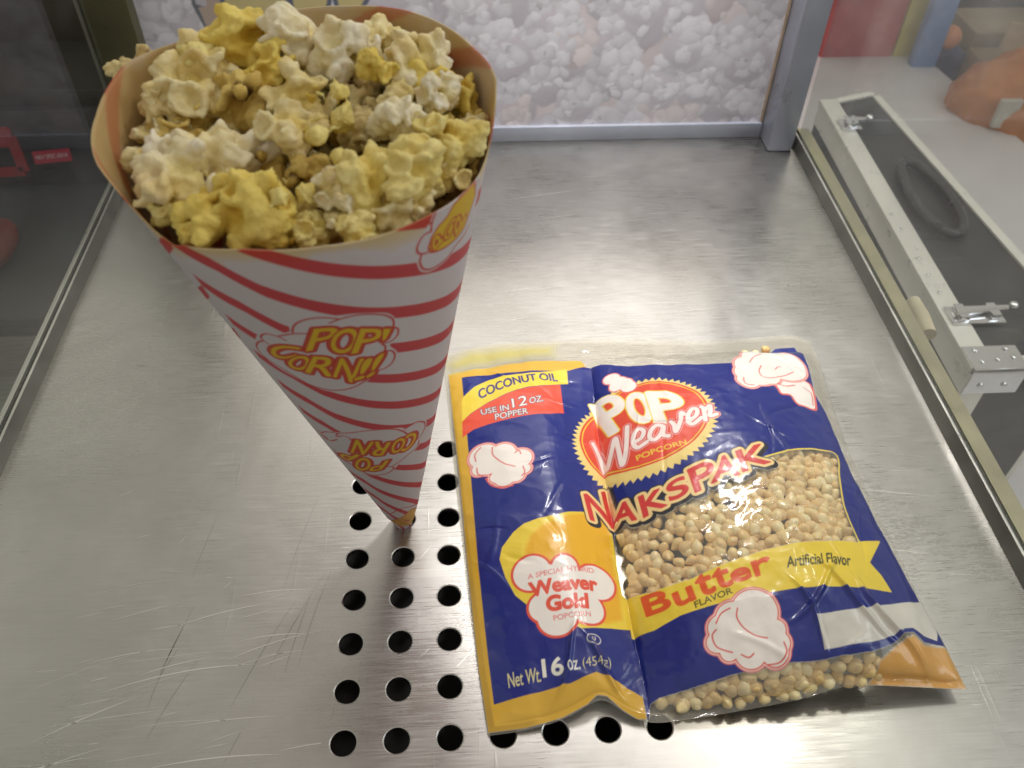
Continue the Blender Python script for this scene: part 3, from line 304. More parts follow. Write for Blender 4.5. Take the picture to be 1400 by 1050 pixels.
nzv = t.n('ShaderNodeTexNoise'); nzv.inputs['Scale'].default_value = 40; t.l(t.coord(), nzv.inputs['Vector']); sc_ = t.n('ShaderNodeVectorMath', operation='SCALE'); sc_.inputs['Scale'].default_value = .02
t.l(nzv.outputs['Color'], sc_.inputs[0]); t.l(t.coord(), wp.inputs[0]); t.l(sc_.outputs[0], wp.inputs[1]); t.l(wp.outputs[0], vo.inputs['Vector'])
nb = t.bump(t.noise(t.coord(), 260, 3, .6), .10, .0006, t.bump(t.rng(vo.outputs[0], 0, .22, 1, 0), .08, .0011))
for q_ in (t.b.inputs['Normal'], t.b.inputs['Coat Normal'], gl.inputs['Normal']): t.l(nb, q_)
t.l(a3.outputs[0], t.out.inputs[0]); M['film'] = m
M['back_film'] = gmat('bag_back_film', (.45, .36, .20), .35)

# printed paper
m = mat('printed_paper', (.7, .7, .7), .62); t = NT(m)
ca = t.n('ShaderNodeAttribute'); ca.attribute_name = 'Col'
t.l(ca.outputs['Color'], t.b.inputs['Base Color'])
t.l(t.bump(t.noise(t.coord(), 1400, 3), .12, .0002, t.bump(t.noise(t.coord(), 45, 2), .25, .002)), t.b.inputs['Normal'])
tl = t.n('ShaderNodeBsdfTranslucent'); t.l(ca.outputs['Color'], tl.inputs[0])
ms = t.n('ShaderNodeMixShader'); ms.inputs[0].default_value = .22; t.l(t.b.outputs[0], ms.inputs[1]); t.l(tl.outputs[0], ms.inputs[2]); t.l(ms.outputs[0], t.out.inputs[0])
M['paper'] = m
# popcorn
m = mat('popped_corn', (.8, .7, .5), .74); t = NT(m)
ca = t.n('ShaderNodeAttribute'); ca.attribute_name = 'Col'
nz = t.noise(t.coord(), 420, 4, .6)
mx = t.n('ShaderNodeMix', data_type='RGBA', blend_type='MULTIPLY'); mx.inputs[0].default_value = 1
t.l(ca.outputs['Color'], mx.inputs[6]); t.l(t.ramp(nz, [(.3, (.86, .80, .66)), (.62, (1, 1, 1))]), mx.inputs[7]); t.l(mx.outputs[2], t.b.inputs['Base Color'])
t.b.inputs['Subsurface Weight'].default_value = .22; t.b.inputs['Subsurface Radius'].default_value = (1.0, .75, .4); t.b.inputs['Subsurface Scale'].default_value = .0014
t.l(t.bump(t.noise(t.coord(), 1100, 4, .65), .45, .0006, t.bump(t.noise(t.coord(), 330, 3, .6), .45, .0014)), t.b.inputs['Normal'])
M['popcorn'] = m
# kernels
m = mat('corn_kernel', (.62, .42, .18), .26); t = NT(m)
oi = t.n('ShaderNodeObjectInfo'); t.l(t.ramp(oi.outputs['Random'], [(0, (.80, .56, .23)), (.5, (.87, .69, .34)), (1, (.91, .79, .48))]), t.b.inputs['Base Color'])
t.b.inputs['Subsurface Weight'].default_value = .3; t.b.inputs['Subsurface Radius'].default_value = (1, .6, .25); t.b.inputs['Subsurface Scale'].default_value = .0015
M['kernel'] = m
m = mat('printed_poster', (.6, .6, .6), .42); t = NT(m)
ca = t.n('ShaderNodeAttribute'); ca.attribute_name = 'Col'; t.l(ca.outputs['Color'], t.b.inputs['Base Color']); M['poster'] = m

# ---------------------------------------------------------------- flat art: signed distances, lettering, a painter
def seg_dist(P, A_, B_, sign=False):
    """distance of points P (n,2) to segments A_->B_ (m,2); signed by even-odd crossing when sign"""
    out = np.full(len(P), 1e9); inside = np.zeros(len(P), bool)
    ch = max(1, int(3e6 // max(1, len(A_))))
    d = B_ - A_; L2 = (d ** 2).sum(1) + 1e-18
    for s in range(0, len(P), ch):
        p = P[s:s + ch, None, :] - A_[None]
        tt = np.clip((p * d).sum(-1) / L2, 0, 1)
        q = p - tt[..., None] * d
        out[s:s + ch] = np.sqrt((q ** 2).sum(-1).min(1))
        if sign:
            y = P[s:s + ch, 1][:, None]; x = P[s:s + ch, 0][:, None]
            c_ = (A_[None, :, 1] > y) != (B_[None, :, 1] > y)
            xi = A_[None, :, 0] + (y - A_[None, :, 1]) / np.where(np.abs(d[None, :, 1]) < 1e-12, 1e-12, d[None, :, 1]) * d[None, :, 0]
            inside[s:s + ch] = ((c_ & (x < xi)).sum(1) % 2) == 1
    return np.where(inside, -out, out) if sign else out

def smooth_line(P, k=6, closed=False):
    """Catmull-Rom through the points"""
    P = np.asarray(P, float); n = len(P)
    if n < 3: return P
    out = []
    rngi = range(n) if closed else range(n - 1)
    for i in rngi:
        p0, p1, p2, p3 = (P[(i - 1) % n], P[i], P[(i + 1) % n], P[(i + 2) % n]) if closed else (P[max(i - 1, 0)], P[i], P[i + 1], P[min(i + 2, n - 1)])
        for s in np.linspace(0, 1, k, endpoint=False):
            out.append(.5 * (2 * p1 + (p2 - p0) * s + (2 * p0 - 5 * p1 + 4 * p2 - p3) * s ** 2 + (3 * p1 - p0 - 3 * p2 + p3) * s ** 3))
    if not closed: out.append(P[-1])
    return np.array(out)

_glyph = {}
def glyph_edges(text):
    """outline of a word from the built-in font, scaled to the unit box"""
    if text in _glyph: return _glyph[text]
    c = bpy.data.curves.new('lettering', 'FONT'); c.body = text; c.fill_mode = 'NONE'; c.resolution_u = 5
    o = bpy.data.objects.new('lettering', c); COL.objects.link(o); bpy.context.view_layer.update()
    ev = o.evaluated_get(bpy.context.evaluated_depsgraph_get()); me = ev.to_mesh()
    V = np.array([v.co[:2] for v in me.vertices]); E_ = np.array([e.vertices[:] for e in me.edges])
    ev.to_mesh_clear(); bpy.data.objects.remove(o); bpy.data.curves.remove(c)
    lo, hi = V.min(0), V.max(0); V = (V - lo) / np.maximum(hi - lo, 1e-6)
    a, b = V[E_[:, 0]], V[E_[:, 1]]
    pa, pb = [], []
    for p, q in zip(a, b):                      # split long edges so that warps bend them
        k = max(1, int(np.ceil(np.linalg.norm(q - p) / .12)))
        for s in range(k): pa.append(p + (q - p) * s / k); pb.append(p + (q - p) * (s + 1) / k)
    _glyph[text] = (np.array(pa), np.array(pb)); return _glyph[text]

def warp(P, quad, arc=0.0):
    tl, tr, br, bl = [np.asarray(q, float) for q in quad]
    x, y = P[:, :1], P[:, 1:]
    out = bl * (1 - x) * (1 - y) + br * x * (1 - y) + tr * x * y + tl * (1 - x) * y
    if arc: out = out + (tl - bl) * arc * (4 * x * (1 - x))
    return out

class Paint:
    def __init__(self, P, col, ink=None):
        self.P = P; self.c = np.tile(np.asarray(col, float), (len(P), 1)); self.a = np.full(len(P), 0.0 if ink is None else ink); self.aa = .015
    def near(self, lo, hi, pad):
        return np.where((self.P[:, 0] > lo[0] - pad) & (self.P[:, 0] < hi[0] + pad) & (self.P[:, 1] > lo[1] - pad) & (self.P[:, 1] < hi[1] + pad))[0]
    def put(self, idx, d, col, ink=None, aa=None):
        w = np.clip(.5 - d / (aa or self.aa), 0, 1)[:, None]
        self.c[idx] = self.c[idx] * (1 - w) + np.asarray(col, float) * w
        if ink is not None: self.a[idx] = self.a[idx] * (1 - w[:, 0]) + ink * w[:, 0]
    def poly(self, pts, col, ink=1.0, grow=0.0, smooth=0, aa=None):
        P = smooth_line(pts, smooth, True) if smooth else np.asarray(pts, float)
        idx = self.near(P.min(0), P.max(0), .1 + grow + (aa or 0))
        d = seg_dist(self.P[idx], P, np.roll(P, -1, 0), True) - grow; self.put(idx, d, col, ink, aa); return idx, d
    def line(self, pts, w, col, ink=1.0, smooth=5):
        P = smooth_line(pts, smooth); idx = self.near(P.min(0), P.max(0), .1 + w)
        self.put(idx, seg_dist(self.P[idx], P[:-1], P[1:]) - w / 2, col, ink)
    def lines(self, L, w, col, ink=1.0, smooth=6):
        A_, B_ = [], []
        for pts in L:
            P = smooth_line(pts, smooth); A_.append(P[:-1]); B_.append(P[1:])
        A_, B_ = np.concatenate(A_), np.concatenate(B_)
        idx = self.near(np.minimum(A_.min(0), B_.min(0)), np.maximum(A_.max(0), B_.max(0)), .1 + max(w))
        d = seg_dist(self.P[idx], A_, B_)
        for ww, cc in zip(w, col): self.put(idx, d - ww / 2, cc, ink)
    def blobs(self, C, layers, k=.03):
        C = np.asarray(C, float); idx = self.near((C[:, :2] - C[:, 2:]).min(0), (C[:, :2] + C[:, 2:]).max(0), .2)
        d = np.full(len(idx), 1e9)
        for x, y, r_ in C:
            e = np.hypot(self.P[idx, 0] - x, self.P[idx, 1] - y) - r_
            h = np.clip(.5 + .5 * (d - e) / k, 0, 1); d = d * (1 - h) + e * h - k * h * (1 - h)
        for g, cc in layers: self.put(idx, d - g, cc, 1.0)
    def text(self, words, layers, arc=0.0, ink=1.0, shear=0.0):
        """words: [(text, quad)]; layers: [(grow, colour, (dx,dy))] from the outermost in"""
        A_, B_ = [], []
        for tx, quad in words:
            a, b = glyph_edges(tx)
            A_.append(warp(a, quad, arc)); B_.append(warp(b, quad, arc))
        lo = np.min([a.min(0) for a in A_], 0); hi = np.max([a.max(0) for a in A_], 0)
        for layer in layers:
            g, cc = layer[:2]; off = np.asarray(layer[2] if len(layer) > 2 else (0, 0), float)
            idx = self.near(lo + off, hi + off, .06 + abs(g)); d = np.full(len(idx), 1e9)
            for a, b in zip(A_, B_): d = np.minimum(d, seg_dist(self.P[idx] - off, a, b, True))
            self.put(idx, d - g, cc, ink)

def vnoise(x, y, seed=0):
    xi = np.floor(x).astype(np.int64); yi = np.floor(y).astype(np.int64); fx = x - xi; fy = y - yi
    fx = fx * fx * fx * (fx * (fx * 6 - 15) + 10); fy = fy * fy * fy * (fy * (fy * 6 - 15) + 10)
    def h(a, b):
        n = (a * 374761393 + b * 668265263 + seed * 974634777) & 0xffffffff
        n = ((n ^ (n >> 13)) * 1274126177) & 0xffffffff
        return ((n ^ (n >> 16)) & 0xffff) / 65535.0
    return (h(xi, yi) * (1 - fx) + h(xi + 1, yi) * fx) * (1 - fy) + (h(xi, yi + 1) * (1 - fx) + h(xi + 1, yi + 1) * fx) * fy
def fbm(x, y, seed=0, o=4):
    s = 0; a = .5
    for k in range(o): s = s + a * vnoise(x * 2 ** k, y * 2 ** k, seed + k); a *= .5
    return s

# ================================================================ the tray (setting)
HX, HY, HR = range(0, 7), range(0, 8), .246
X0, X1, Y0, Y1 = -8.95, 14.95, -7.0, 21.5
V, F = [], []
def vadd(*p): V.append(p); return len(V) - 1
bm = bmesh.new()
def rect(x0, x1, y0, y1, z=0):
    bm.faces.new([bm.verts.new(p) for p in ((x0, y0, z), (x1, y0, z), (x1, y1, z), (x0, y1, z))])
hx0, hx1, hy0, hy1 = -.5, 6.5, -.5, 7.5
rect(X0, X1, Y0, hy0); rect(X0, X1, hy1, Y1); rect(X0, hx0, hy0, hy1); rect(hx1, X1, hy0, hy1)
N = 40
for i in HX:
    for j in HY:
        sq, ci, cb, lo = [], [], [], []
        for k in range(N):
            a = 2 * math.pi * (k + .5) / N - math.pi; c, s = math.cos(a), math.sin(a); e = .5 / max(abs(c), abs(s))
            sq.append(bm.verts.new((i + c * e, j + s * e, 0))); ci.append(bm.verts.new((i + c * (HR + .024), j + s * (HR + .024), 0)))
            cb.append(bm.verts.new((i + c * HR, j + s * HR, -.012))); lo.append(bm.verts.new((i + c * HR, j + s * HR, -.11)))
        for k in range(N):
            q = (k + 1) % N
            for a_, b_ in ((sq, ci), (ci, cb), (cb, lo)): bm.faces.new((a_[k], a_[q], b_[q], b_[k]))
        for sx, sy, k in ((1, 1, N * 5 // 8), (-1, 1, N * 7 // 8), (-1, -1, N // 8), (1, -1, N * 3 // 8)):
            k = min(range(N), key=lambda q: (sq[q].co.x - i - .5 * sx) ** 2 + (sq[q].co.y - j - .5 * sy) ** 2)
            # corner triangle between the two nearest ring vertices
            ks = sorted(range(N), key=lambda q: (sq[q].co.x - i - .5 * sx) ** 2 + (sq[q].co.y - j - .5 * sy) ** 2)[:2]
            cv = bm.verts.new((i + .5 * sx, j + .5 * sy, 0)); f = bm.faces.new((sq[ks[0]], sq[ks[1]], cv))
bm.normal_update()
for f in bm.faces:
    if abs(f.normal.z) > .5 and f.normal.z < 0: f.normal_flip()
for v_ in bm.verts: v_.co *= S
me = bpy.data.meshes.new('tray'); bm.to_mesh(me); bm.free()
tray = link('tray', me, M['steel']); tag(tray, kind='structure', label='scratched stainless steel tray with rows of round drain holes')
dp = MB().box(-2, 8, -2.2, 9, -3.2, -3.0).box(-2, -1.9, -2.2, 9, -3, -.2).box(7.9, 8, -2.2, 9, -3, -.2).box(-1.9, 7.9, -2.2, -2.1, -3, -.2).box(-1.9, 7.9, 8.9, 9, -3, -.2)
tag(dp.build('drip_pan', M['pan']), kind='structure')

# scratches: hair-thin burrs lying on the steel
rs = np.random.default_rng(11)
def scratches(name, arcs, m, zz):
    b = bmesh.new()
    for x, y, ang, L, bend, w in arcs:
        n = 9; prev = None
        for k in range(n + 1):
            s = (k / n - .5) * L; th = ang + bend * s
            px_, py_ = x + s * math.cos(ang + bend * s * .5), y + s * math.sin(ang + bend * s * .5)
            ww = w * (1 - abs(2 * k / n - 1) ** 2) + .001
            a = b.verts.new((px_ - math.sin(th) * ww, py_ + math.cos(th) * ww, zz)); c = b.verts.new((px_ + math.sin(th) * ww, py_ - math.cos(th) * ww, zz))
            if any(math.hypot(px_ - i, py_ - j) < HR + .06 for i in HX for j in HY): prev = None; continue
            if prev: b.faces.new((prev[0], prev[1], c, a))
            prev = (a, c)
    b.normal_update()
    for f in b.faces:
        if f.normal.z < 0: f.normal_flip()
    for v_ in b.verts: v_.co *= S
    me = bpy.data.meshes.new(name); b.to_mesh(me); b.free(); return link(name, me, m, tray)
arcs = []
for k in range(34):                                   # the sweeping arcs at the lower left
    arcs.append((rs.uniform(-5.5, -.6), rs.uniform(-.6, 3.6), rs.uniform(.02, .34), rs.uniform(.35, 2.6), rs.uniform(-.22, -.02), rs.uniform(.004, .010)))
for k in range(30): arcs.append((rs.uniform(8, 13.6), rs.uniform(-.5, 8), rs.uniform(-.35, .05), rs.uniform(.2, 1.4), rs.uniform(-.05, .05), rs.uniform(.004, .009)))
for k in range(34): arcs.append((rs.uniform(2.5, 12.5), rs.uniform(11.5, 19.5), rs.uniform(-.02, .22), rs.uniform(.3, 2.0), rs.uniform(-.05, .05), rs.uniform(.004, .009)))
for k in range(24): arcs.append((rs.uniform(-7, 7), rs.uniform(-1, 12), rs.uniform(-.3, 1.2), rs.uniform(.15, .8), rs.uniform(-.2, .2), rs.uniform(.003, .007)))
arcs += [(5.1, 17.7, .20, 2.6, 0, .014), (-3.4, 1.55, .16, 3.2, -.12, .013), (-4.9, .75, .42, 2.0, -.08, .013), (-2.4, -.15, .06, 2.6, -.1, .012), (1.9, 2.1, .75, 1.5, 0, .010), (2.1, 1.35, .8, 1.3, 0, .009), (2.2, 4.2, .8, .9, 0, .009), (12.5, 5.2, -.16, 1.9, 0, .012), (12.2, 3.6, -.2, 1.2, 0, .012)]
scratches('scratch_marks', arcs, M['scratch'], .0035)
arcs = [(rs.uniform(-4, 1), rs.uniform(-.6, 5), rs.uniform(1.15, 1.5), rs.uniform(.6, 2.6), rs.uniform(-.1, .1), rs.uniform(.004, .008)) for k in range(12)]
arcs += [(rs.uniform(-7, 12), rs.uniform(6, 19), rs.uniform(0, 3), rs.uniform(.08, .3), 0, rs.uniform(.006, .02)) for k in range(16)]
scratches('dark_scuffs', arcs, M['scratch_dark'], .0028)

# ================================================================ the popcorn cabinet round the tray
cab = empty('popcorn_cabinet', (3, 21, 0)); tag(cab, 'aluminium framed popcorn cabinet with glass sides and a printed popcorn back panel', 'cabinet')
def extrude(prof, y0, y1):
    return MB().prism([(x, y0, z) for x, z in prof], [(x, y1, z) for x, z in prof], .012)
for sgn, xb in ((1, 14.38), (-1, -8.52)):
    ya, yb = -7.0, 20.98
    prof = [(xb, .002), (xb + sgn * .16, .002), (xb + sgn * .16, .38), (xb + sgn * .10, .38)]
    r_ = extrude(prof, ya, yb).build('side_rail', M['rail'], cab, smooth=35)
    extrude([(xb + sgn * .10, .382), (xb + sgn * .16, .382), (xb + sgn * .16, .415), (xb + sgn * .10, .415)], ya, yb).build('rail_lip', M['rail_edge'], r_ if False else cab, smooth=35)
    extrude([(xb + sgn * .163, .0), (xb + sgn * .27, .0), (xb + sgn * .27, .33), (xb + sgn * .163, .33)], ya, yb).build('gasket', M['gasket'], cab)
    if sgn > 0:
        extrude([(xb + .273, -.6), (xb + .66, -.6), (xb + .72, .36), (xb + .273, .40)], ya, yb).build('rail_ledge', M['ledge'], cab, smooth=35)
    else:
        extrude([(xb - .273, -.6), (xb - .40, -.6), (xb - .40, .42), (xb - .273, .42)], ya, yb).build('rail_ledge', M['rail_edge'], cab, smooth=35)
    xg = xb + sgn * .215
    MB().box(xg - .045, xg + .045, ya + .02, 20.4 if sgn > 0 else 20.55, .332, 17).build('glass_pane', M['hazy_glass' if sgn > 0 else 'glass'], cab)
MB().box(-7.42, 13.38, 21.06, 21.40, .003, .56, .03).build('back_rail', M['post'], cab, smooth=35)
MB().box(13.40, 14.30, 20.06, 21.55, .003, 17, .10).build('corner_post', M['post'], cab, smooth=35)
MB().box(-8.86, -7.44, 20.62, 21.55, .003, 17, .05).build('corner_post', M['post_olive'], cab, smooth=35)
MB().box(-8.98, -8.88, 20.56, 20.64, .34, 17).build('glass_channel', M['rail'], cab)
MB().box(13.305, 13.385, 21.12, 21.30, .57, 5.75, .01).build('panel_trim', gmat('tan_panel_edge', (.42, .32, .23), .5), cab)

# back panel: a printed photograph of popcorn (flat print)
px0, px1, pz0, pz1 = -7.44, 13.30, .55, 5.75
nx, nz_ = 620, 250
gx, gz = np.meshgrid(np.linspace(px0, px1, nx), np.linspace(pz0, pz1, nz_)); P = np.stack([gx.ravel(), gz.ravel()], 1)
rp = np.random.default_rng(4)
img = np.tile(np.array([.66, .60, .62]), (len(P), 1)); img *= (.8 + .5 * fbm(P[:, 0] * .8, P[:, 1] * .8, 3))[:, None]
G = img.reshape(nz_, nx, 3)
wx = gx + .30 * (fbm(gx * 2.2, gz * 2.2, 14, 3) - .45) + .12 * (fbm(gx * 6, gz * 6, 17, 2) - .37); wz = gz + .30 * (fbm(gx * 2.2 + 40, gz * 2.2, 15, 3) - .45) + .12 * (fbm(gx * 6, gz * 6 + 30, 18, 2) - .37)
def disc(cx, cz, r_, tone):
    i0, i1 = np.searchsorted(np.linspace(px0, px1, nx), [cx - r_ - .16, cx + r_ + .16]); j0, j1 = np.searchsorted(np.linspace(pz0, pz1, nz_), [cz - r_ - .16, cz + r_ + .16])
    if i1 <= i0 or j1 <= j0: return
    xx = (wx[j0:j1, i0:i1] - cx) / r_; zz = (wz[j0:j1, i0:i1] - cz) / r_; q = xx * xx + zz * zz
    w = np.clip((1 - q) * 2.4, 0, 1)[..., None]
    sh = np.clip(.90 + .16 * (zz * .8 - xx * .2) - .10 * q, .5, 1.1)[..., None]
    G[j0:j1, i0:i1] = G[j0:j1, i0:i1] * (1 - w) + np.array(tone) * sh * w
for k in range(230):
    cx, cz = rp.uniform(px0, px1), rp.uniform(pz0, pz1); depth = k / 230
    tone = np.array([.88, .86, .92]) * (.80 + .24 * depth) * rp.uniform(.92, 1.03); R_ = rp.uniform(.50, .85)
    cast = np.array([.80, .74, .74])
    if rp.random() < .15: tone = tone * np.array([1.0, .95, .90])
    for q in range(5): disc(cx + rp.uniform(-.3, .3) * R_, cz - .25 * R_ + rp.uniform(-.2, .2) * R_, R_ * rp.uniform(.6, 1.0), tone * np.array([.84, .81, .83]))
    for q in range(rp.integers(10, 18)):
        a = rp.uniform(0, 6.28); d = R_ * rp.uniform(.15, 1.15); rr = rp.uniform(.13, .34)
        disc(cx + d * math.cos(a), cz + d * math.sin(a), rr, tone * rp.uniform(.92, 1.06))
        if rp.random() < .12: disc(cx + d * math.cos(a) * .5, cz + d * math.sin(a) * .5, rp.uniform(.05, .10), tone * .74)
pp = Paint(P, (0, 0, 0), 1); pp.c = G.reshape(-1, 3).copy(); pp.aa = .06
for b_ in BG['burst'][::-1]: pass
pp.poly([(q[0], q[2]) for q in BG['burst'][1]], (.16, .17, .20)); pp.poly([(q[0], q[2]) for q in BG['burst'][0]], (.50, .40, .34))
for sw in BG['swoosh']: pp.poly([(q[0], q[2]) for q in sw], (.13, .15, .20), grow=.12, smooth=5)
for sw in BG['swoosh']: pp.poly([(q[0], q[2]) for q in sw], (.62, .53, .26), grow=-.03, smooth=5)
Vv = np.stack([P[:, 0], np.full(len(P), 21.20), P[:, 1]], 1)
me = np_mesh('back_panel', Vv, grid_faces(nx, nz_), cab.location / S, True, {'Col': pp.c})
link('back_panel', me, M['poster'], cab)
MB().box(px0, px1, 21.23, 21.32, .55, 5.75).box(px0, px1, 21.10, 21.36, 5.752, 6.1, .02).build('panel_board', gmat('panel_board', (.5, .46, .44), .6), cab)

# ================================================================ the paper cone
A = np.array(CONE['A']); AX = np.array(CONE['ax']); AX /= np.linalg.norm(AX); E1 = np.array(CONE['e1']); E2 = np.array(CONE['e2']); HALF = CONE['half']
SA, CA = math.sin(HALF), math.cos(HALF)
rim_a = np.array([a for a, _ in RIM], float); rim_s = np.array([s for _, s in RIM])
def rim(ph): return np.interp(ph, rim_a, rim_s)
def cone_pt(s, ph, dr=0.0):
    a = np.radians(ph); rad = np.maximum(s * SA * (1 + .012 * np.sin(a * 3 + .6) * np.clip(s / 12, 0, 1)) + dr, .004)
    rad = rad + np.clip(s / 6, 0, 1) * .030 * (fbm(np.cos(a) * 2.2 + 5 + s * .22, np.sin(a) * 2.2 + s * .35 + 9, 91, 3) - .45) + .05 * np.clip((3.4 - s) / 2, 0, 1) * (fbm(np.cos(a) * 1.8 + 3, np.sin(a) * 1.8 + s * 2.2, 92, 2) - .4)
    # the seam edge of the outer turn stands a hair proud
    rad = rad + .018 * np.clip((ph + 54) / 1.2, 0, 1) * np.clip((75 - np.abs(ph)) / 30, 0, 1)
    P = A + (s * CA)[:, None] * AX + rad[:, None] * (np.cos(a)[:, None] * E1 + np.sin(a)[:, None] * E2)
    k = np.clip((2.4 - s) / 1.3, 0, 1); k = k * k * (3 - 2 * k)
    P = P + k[:, None] * np.array([-.02, .10, 0])           # the tip is pushed into the drain hole
    return P
def cone_flat(s, ph):
    th = np.radians(ph) * SA; return np.stack([s * np.sin(th), s * np.cos(th)], 1)
fx_ = [-180, -66, -50, -37, -25, 0, 20, 40, 66, 180]; fy_ = [4.0, 1.32, 1.15, .95, .56, 0, -.45, -.92, -1.45, -4.1]
def stripe(s, ph):
    w = (s - np.interp(ph, np.array(fx_), np.array(fy_)) - 11.0) / .92 + 0
    f = np.abs(w - np.round(w)); return (f - .152) * .92
RED = (.64, .085, .095); PAPER = (.74, .70, .72); YEL = (.84, .58, .04); LRED = (.62, .06, .05)
phs = np.concatenate([np.linspace(-180, -80, 110, endpoint=False), np.linspace(-80, 80, 760, endpoint=False), np.linspace(80, 180, 111)])
tt = np.linspace(.022, 1, 780)
PH, TT = np.meshgrid(phs, tt); PH = PH.ravel(); SS = TT.ravel() * rim(PH)
flat = cone_flat(SS, PH); pt = Paint(flat, PAPER, 1); pt.aa = .016
allp = np.arange(len(SS)); st = stripe(SS, PH)
mott = fbm(flat[:, 0] * 1.3, flat[:, 1] * 1.3, 8)
pt.put(allp, st, RED)
under = (PH < -53) & (PH > -100); pt.c[under] = PAPER            # the under turn of the sheet shows plain along the seam, with stubs of its own stripes
for d_ in CONE_ART['dash']: pt.poly(d_, RED)
# buttery spots soaked through near the rim
edge = rim(PH) - SS
w = np.clip(1 - edge / (.16 + .60 * np.clip(mott * 2.2 - .75, 0, 1)), 0, 1) * .8
pt.c = pt.c * (1 - w[:, None]) + pt.c * np.array([1.0, .82, .30]) * w[:, None]
def logo(fill, lines, words, yel_pad=.07, lw=.026):
    pt.poly(fill, PAPER, grow=.045, smooth=5); pt.lines(lines, [lw], [LRED])
    for wd in words: pt.text(wd, [(yel_pad, LRED), (yel_pad - .035, YEL, (.0, .0))])
    for wd in words: pt.text(wd, [(.022, LRED), (-.006, YEL)])
def logo_main(fill, lines, words):
    pt.poly(fill, PAPER, grow=.04, smooth=5); pt.lines(lines, [.030], [LRED])
    for wd in words: pt.text(wd, [(.066, LRED), (.030, YEL)])
    for wd in words:
        for one in wd: pt.text([one], [(.030, LRED), (.006, YEL)])
logo_main(CONE_ART['l1fill'], CONE_ART['l1'], [CONE_ART['pop'], CONE_ART['corn']])
logo_main(CONE_ART['l2fill'], CONE_ART['l2'], [CONE_ART['corn2'], CONE_ART['pop2']])
pt.poly(CONE_ART['l3fill'], PAPER, grow=.04, smooth=5); pt.lines(CONE_ART['l3'], [.032], [LRED]); pt.poly(CONE_ART['l3yel'], LRED, grow=.03); pt.poly(CONE_ART['l3yel'], YEL)
for one in CONE_ART['l3txt']: pt.text([one], [(.030, LRED), (.004, YEL)])
pt.poly(CONE_ART['tipyel'], (.78, .46, .10), grow=.02); pt.lines(CONE_ART['tip'], [.03], [LRED])
# the same mark once more round the back, as the print repeats
def turn(P, dth, ds):
    P = np.asarray(P, float); s = np.hypot(P[:, 0], P[:, 1]) + ds; th = np.arctan2(P[:, 0], P[:, 1]) + dth; return np.stack([s * np.sin(th), s * np.cos(th)], 1)
for dth, ds in ((math.radians(105) * SA, -1.4), (math.radians(175) * SA, .6), (math.radians(-140) * SA, 1.2)):
    logo_main(turn(CONE_ART['l1fill'], dth, ds), [turn(q, dth, ds) for q in CONE_ART['l1']], [[(c_, turn(q, dth, ds)) for c_, q in CONE_ART[k]] for k in ('pop', 'corn')])
Vo = cone_pt(SS, PH); nU, nV = len(phs), len(tt)
# inside of the paper: thinner, butter stained, the stripes show through
phi_i = np.linspace(-180, 180, 200); ti = np.linspace(.30, 1, 160)
PHi, TTi = np.meshgrid(phi_i, ti); PHi = PHi.ravel(); SSi = TTi.ravel() * rim(PHi)
Vi = cone_pt(SSi, PHi, -.022); fi = cone_flat(SSi, PHi)
ci = np.tile(np.array([.62, .53, .40]), (len(SSi), 1))
wst = np.clip(.5 - stripe(SSi, PHi) / .05, 0, 1)[:, None] * .55; ci = ci * (1 - wst) + np.array([.56, .14, .08]) * wst
mi = fbm(fi[:, 0] * 1.1 + 7, fi[:, 1] * 1.1, 21); but = np.clip((mi - .30) * 3.2, 0, 1)[:, None] * .85
ci = ci * (1 - but) + ci * np.array([.95, .76, .36]) * but
Fo = grid_faces(nU, nV); Fi = grid_faces(200, 160, len(Vo), True)
# rim strip
a0 = (nV - 1) * nU; idx_o = a0 + np.round(np.interp(phi_i, phs, np.arange(nU))).astype(int); idx_i = len(Vo) + 159 * 200 + np.arange(200)
Fr = np.stack([idx_o[:-1], idx_o[1:], idx_i[1:], idx_i[:-1]], 1)
base = np.array([1.0, 5.0, 0.0])
me = np_mesh('paper_cone', np.r_[Vo, Vi], np.r_[Fo, Fi, Fr], base, True, {'Col': np.r_[pt.c, ci]})
pc = link('paper_cone', me, M['paper'], None, base)
tag(pc, 'tall red striped white paper cone full of popcorn standing in a drain hole', 'popcorn cone')

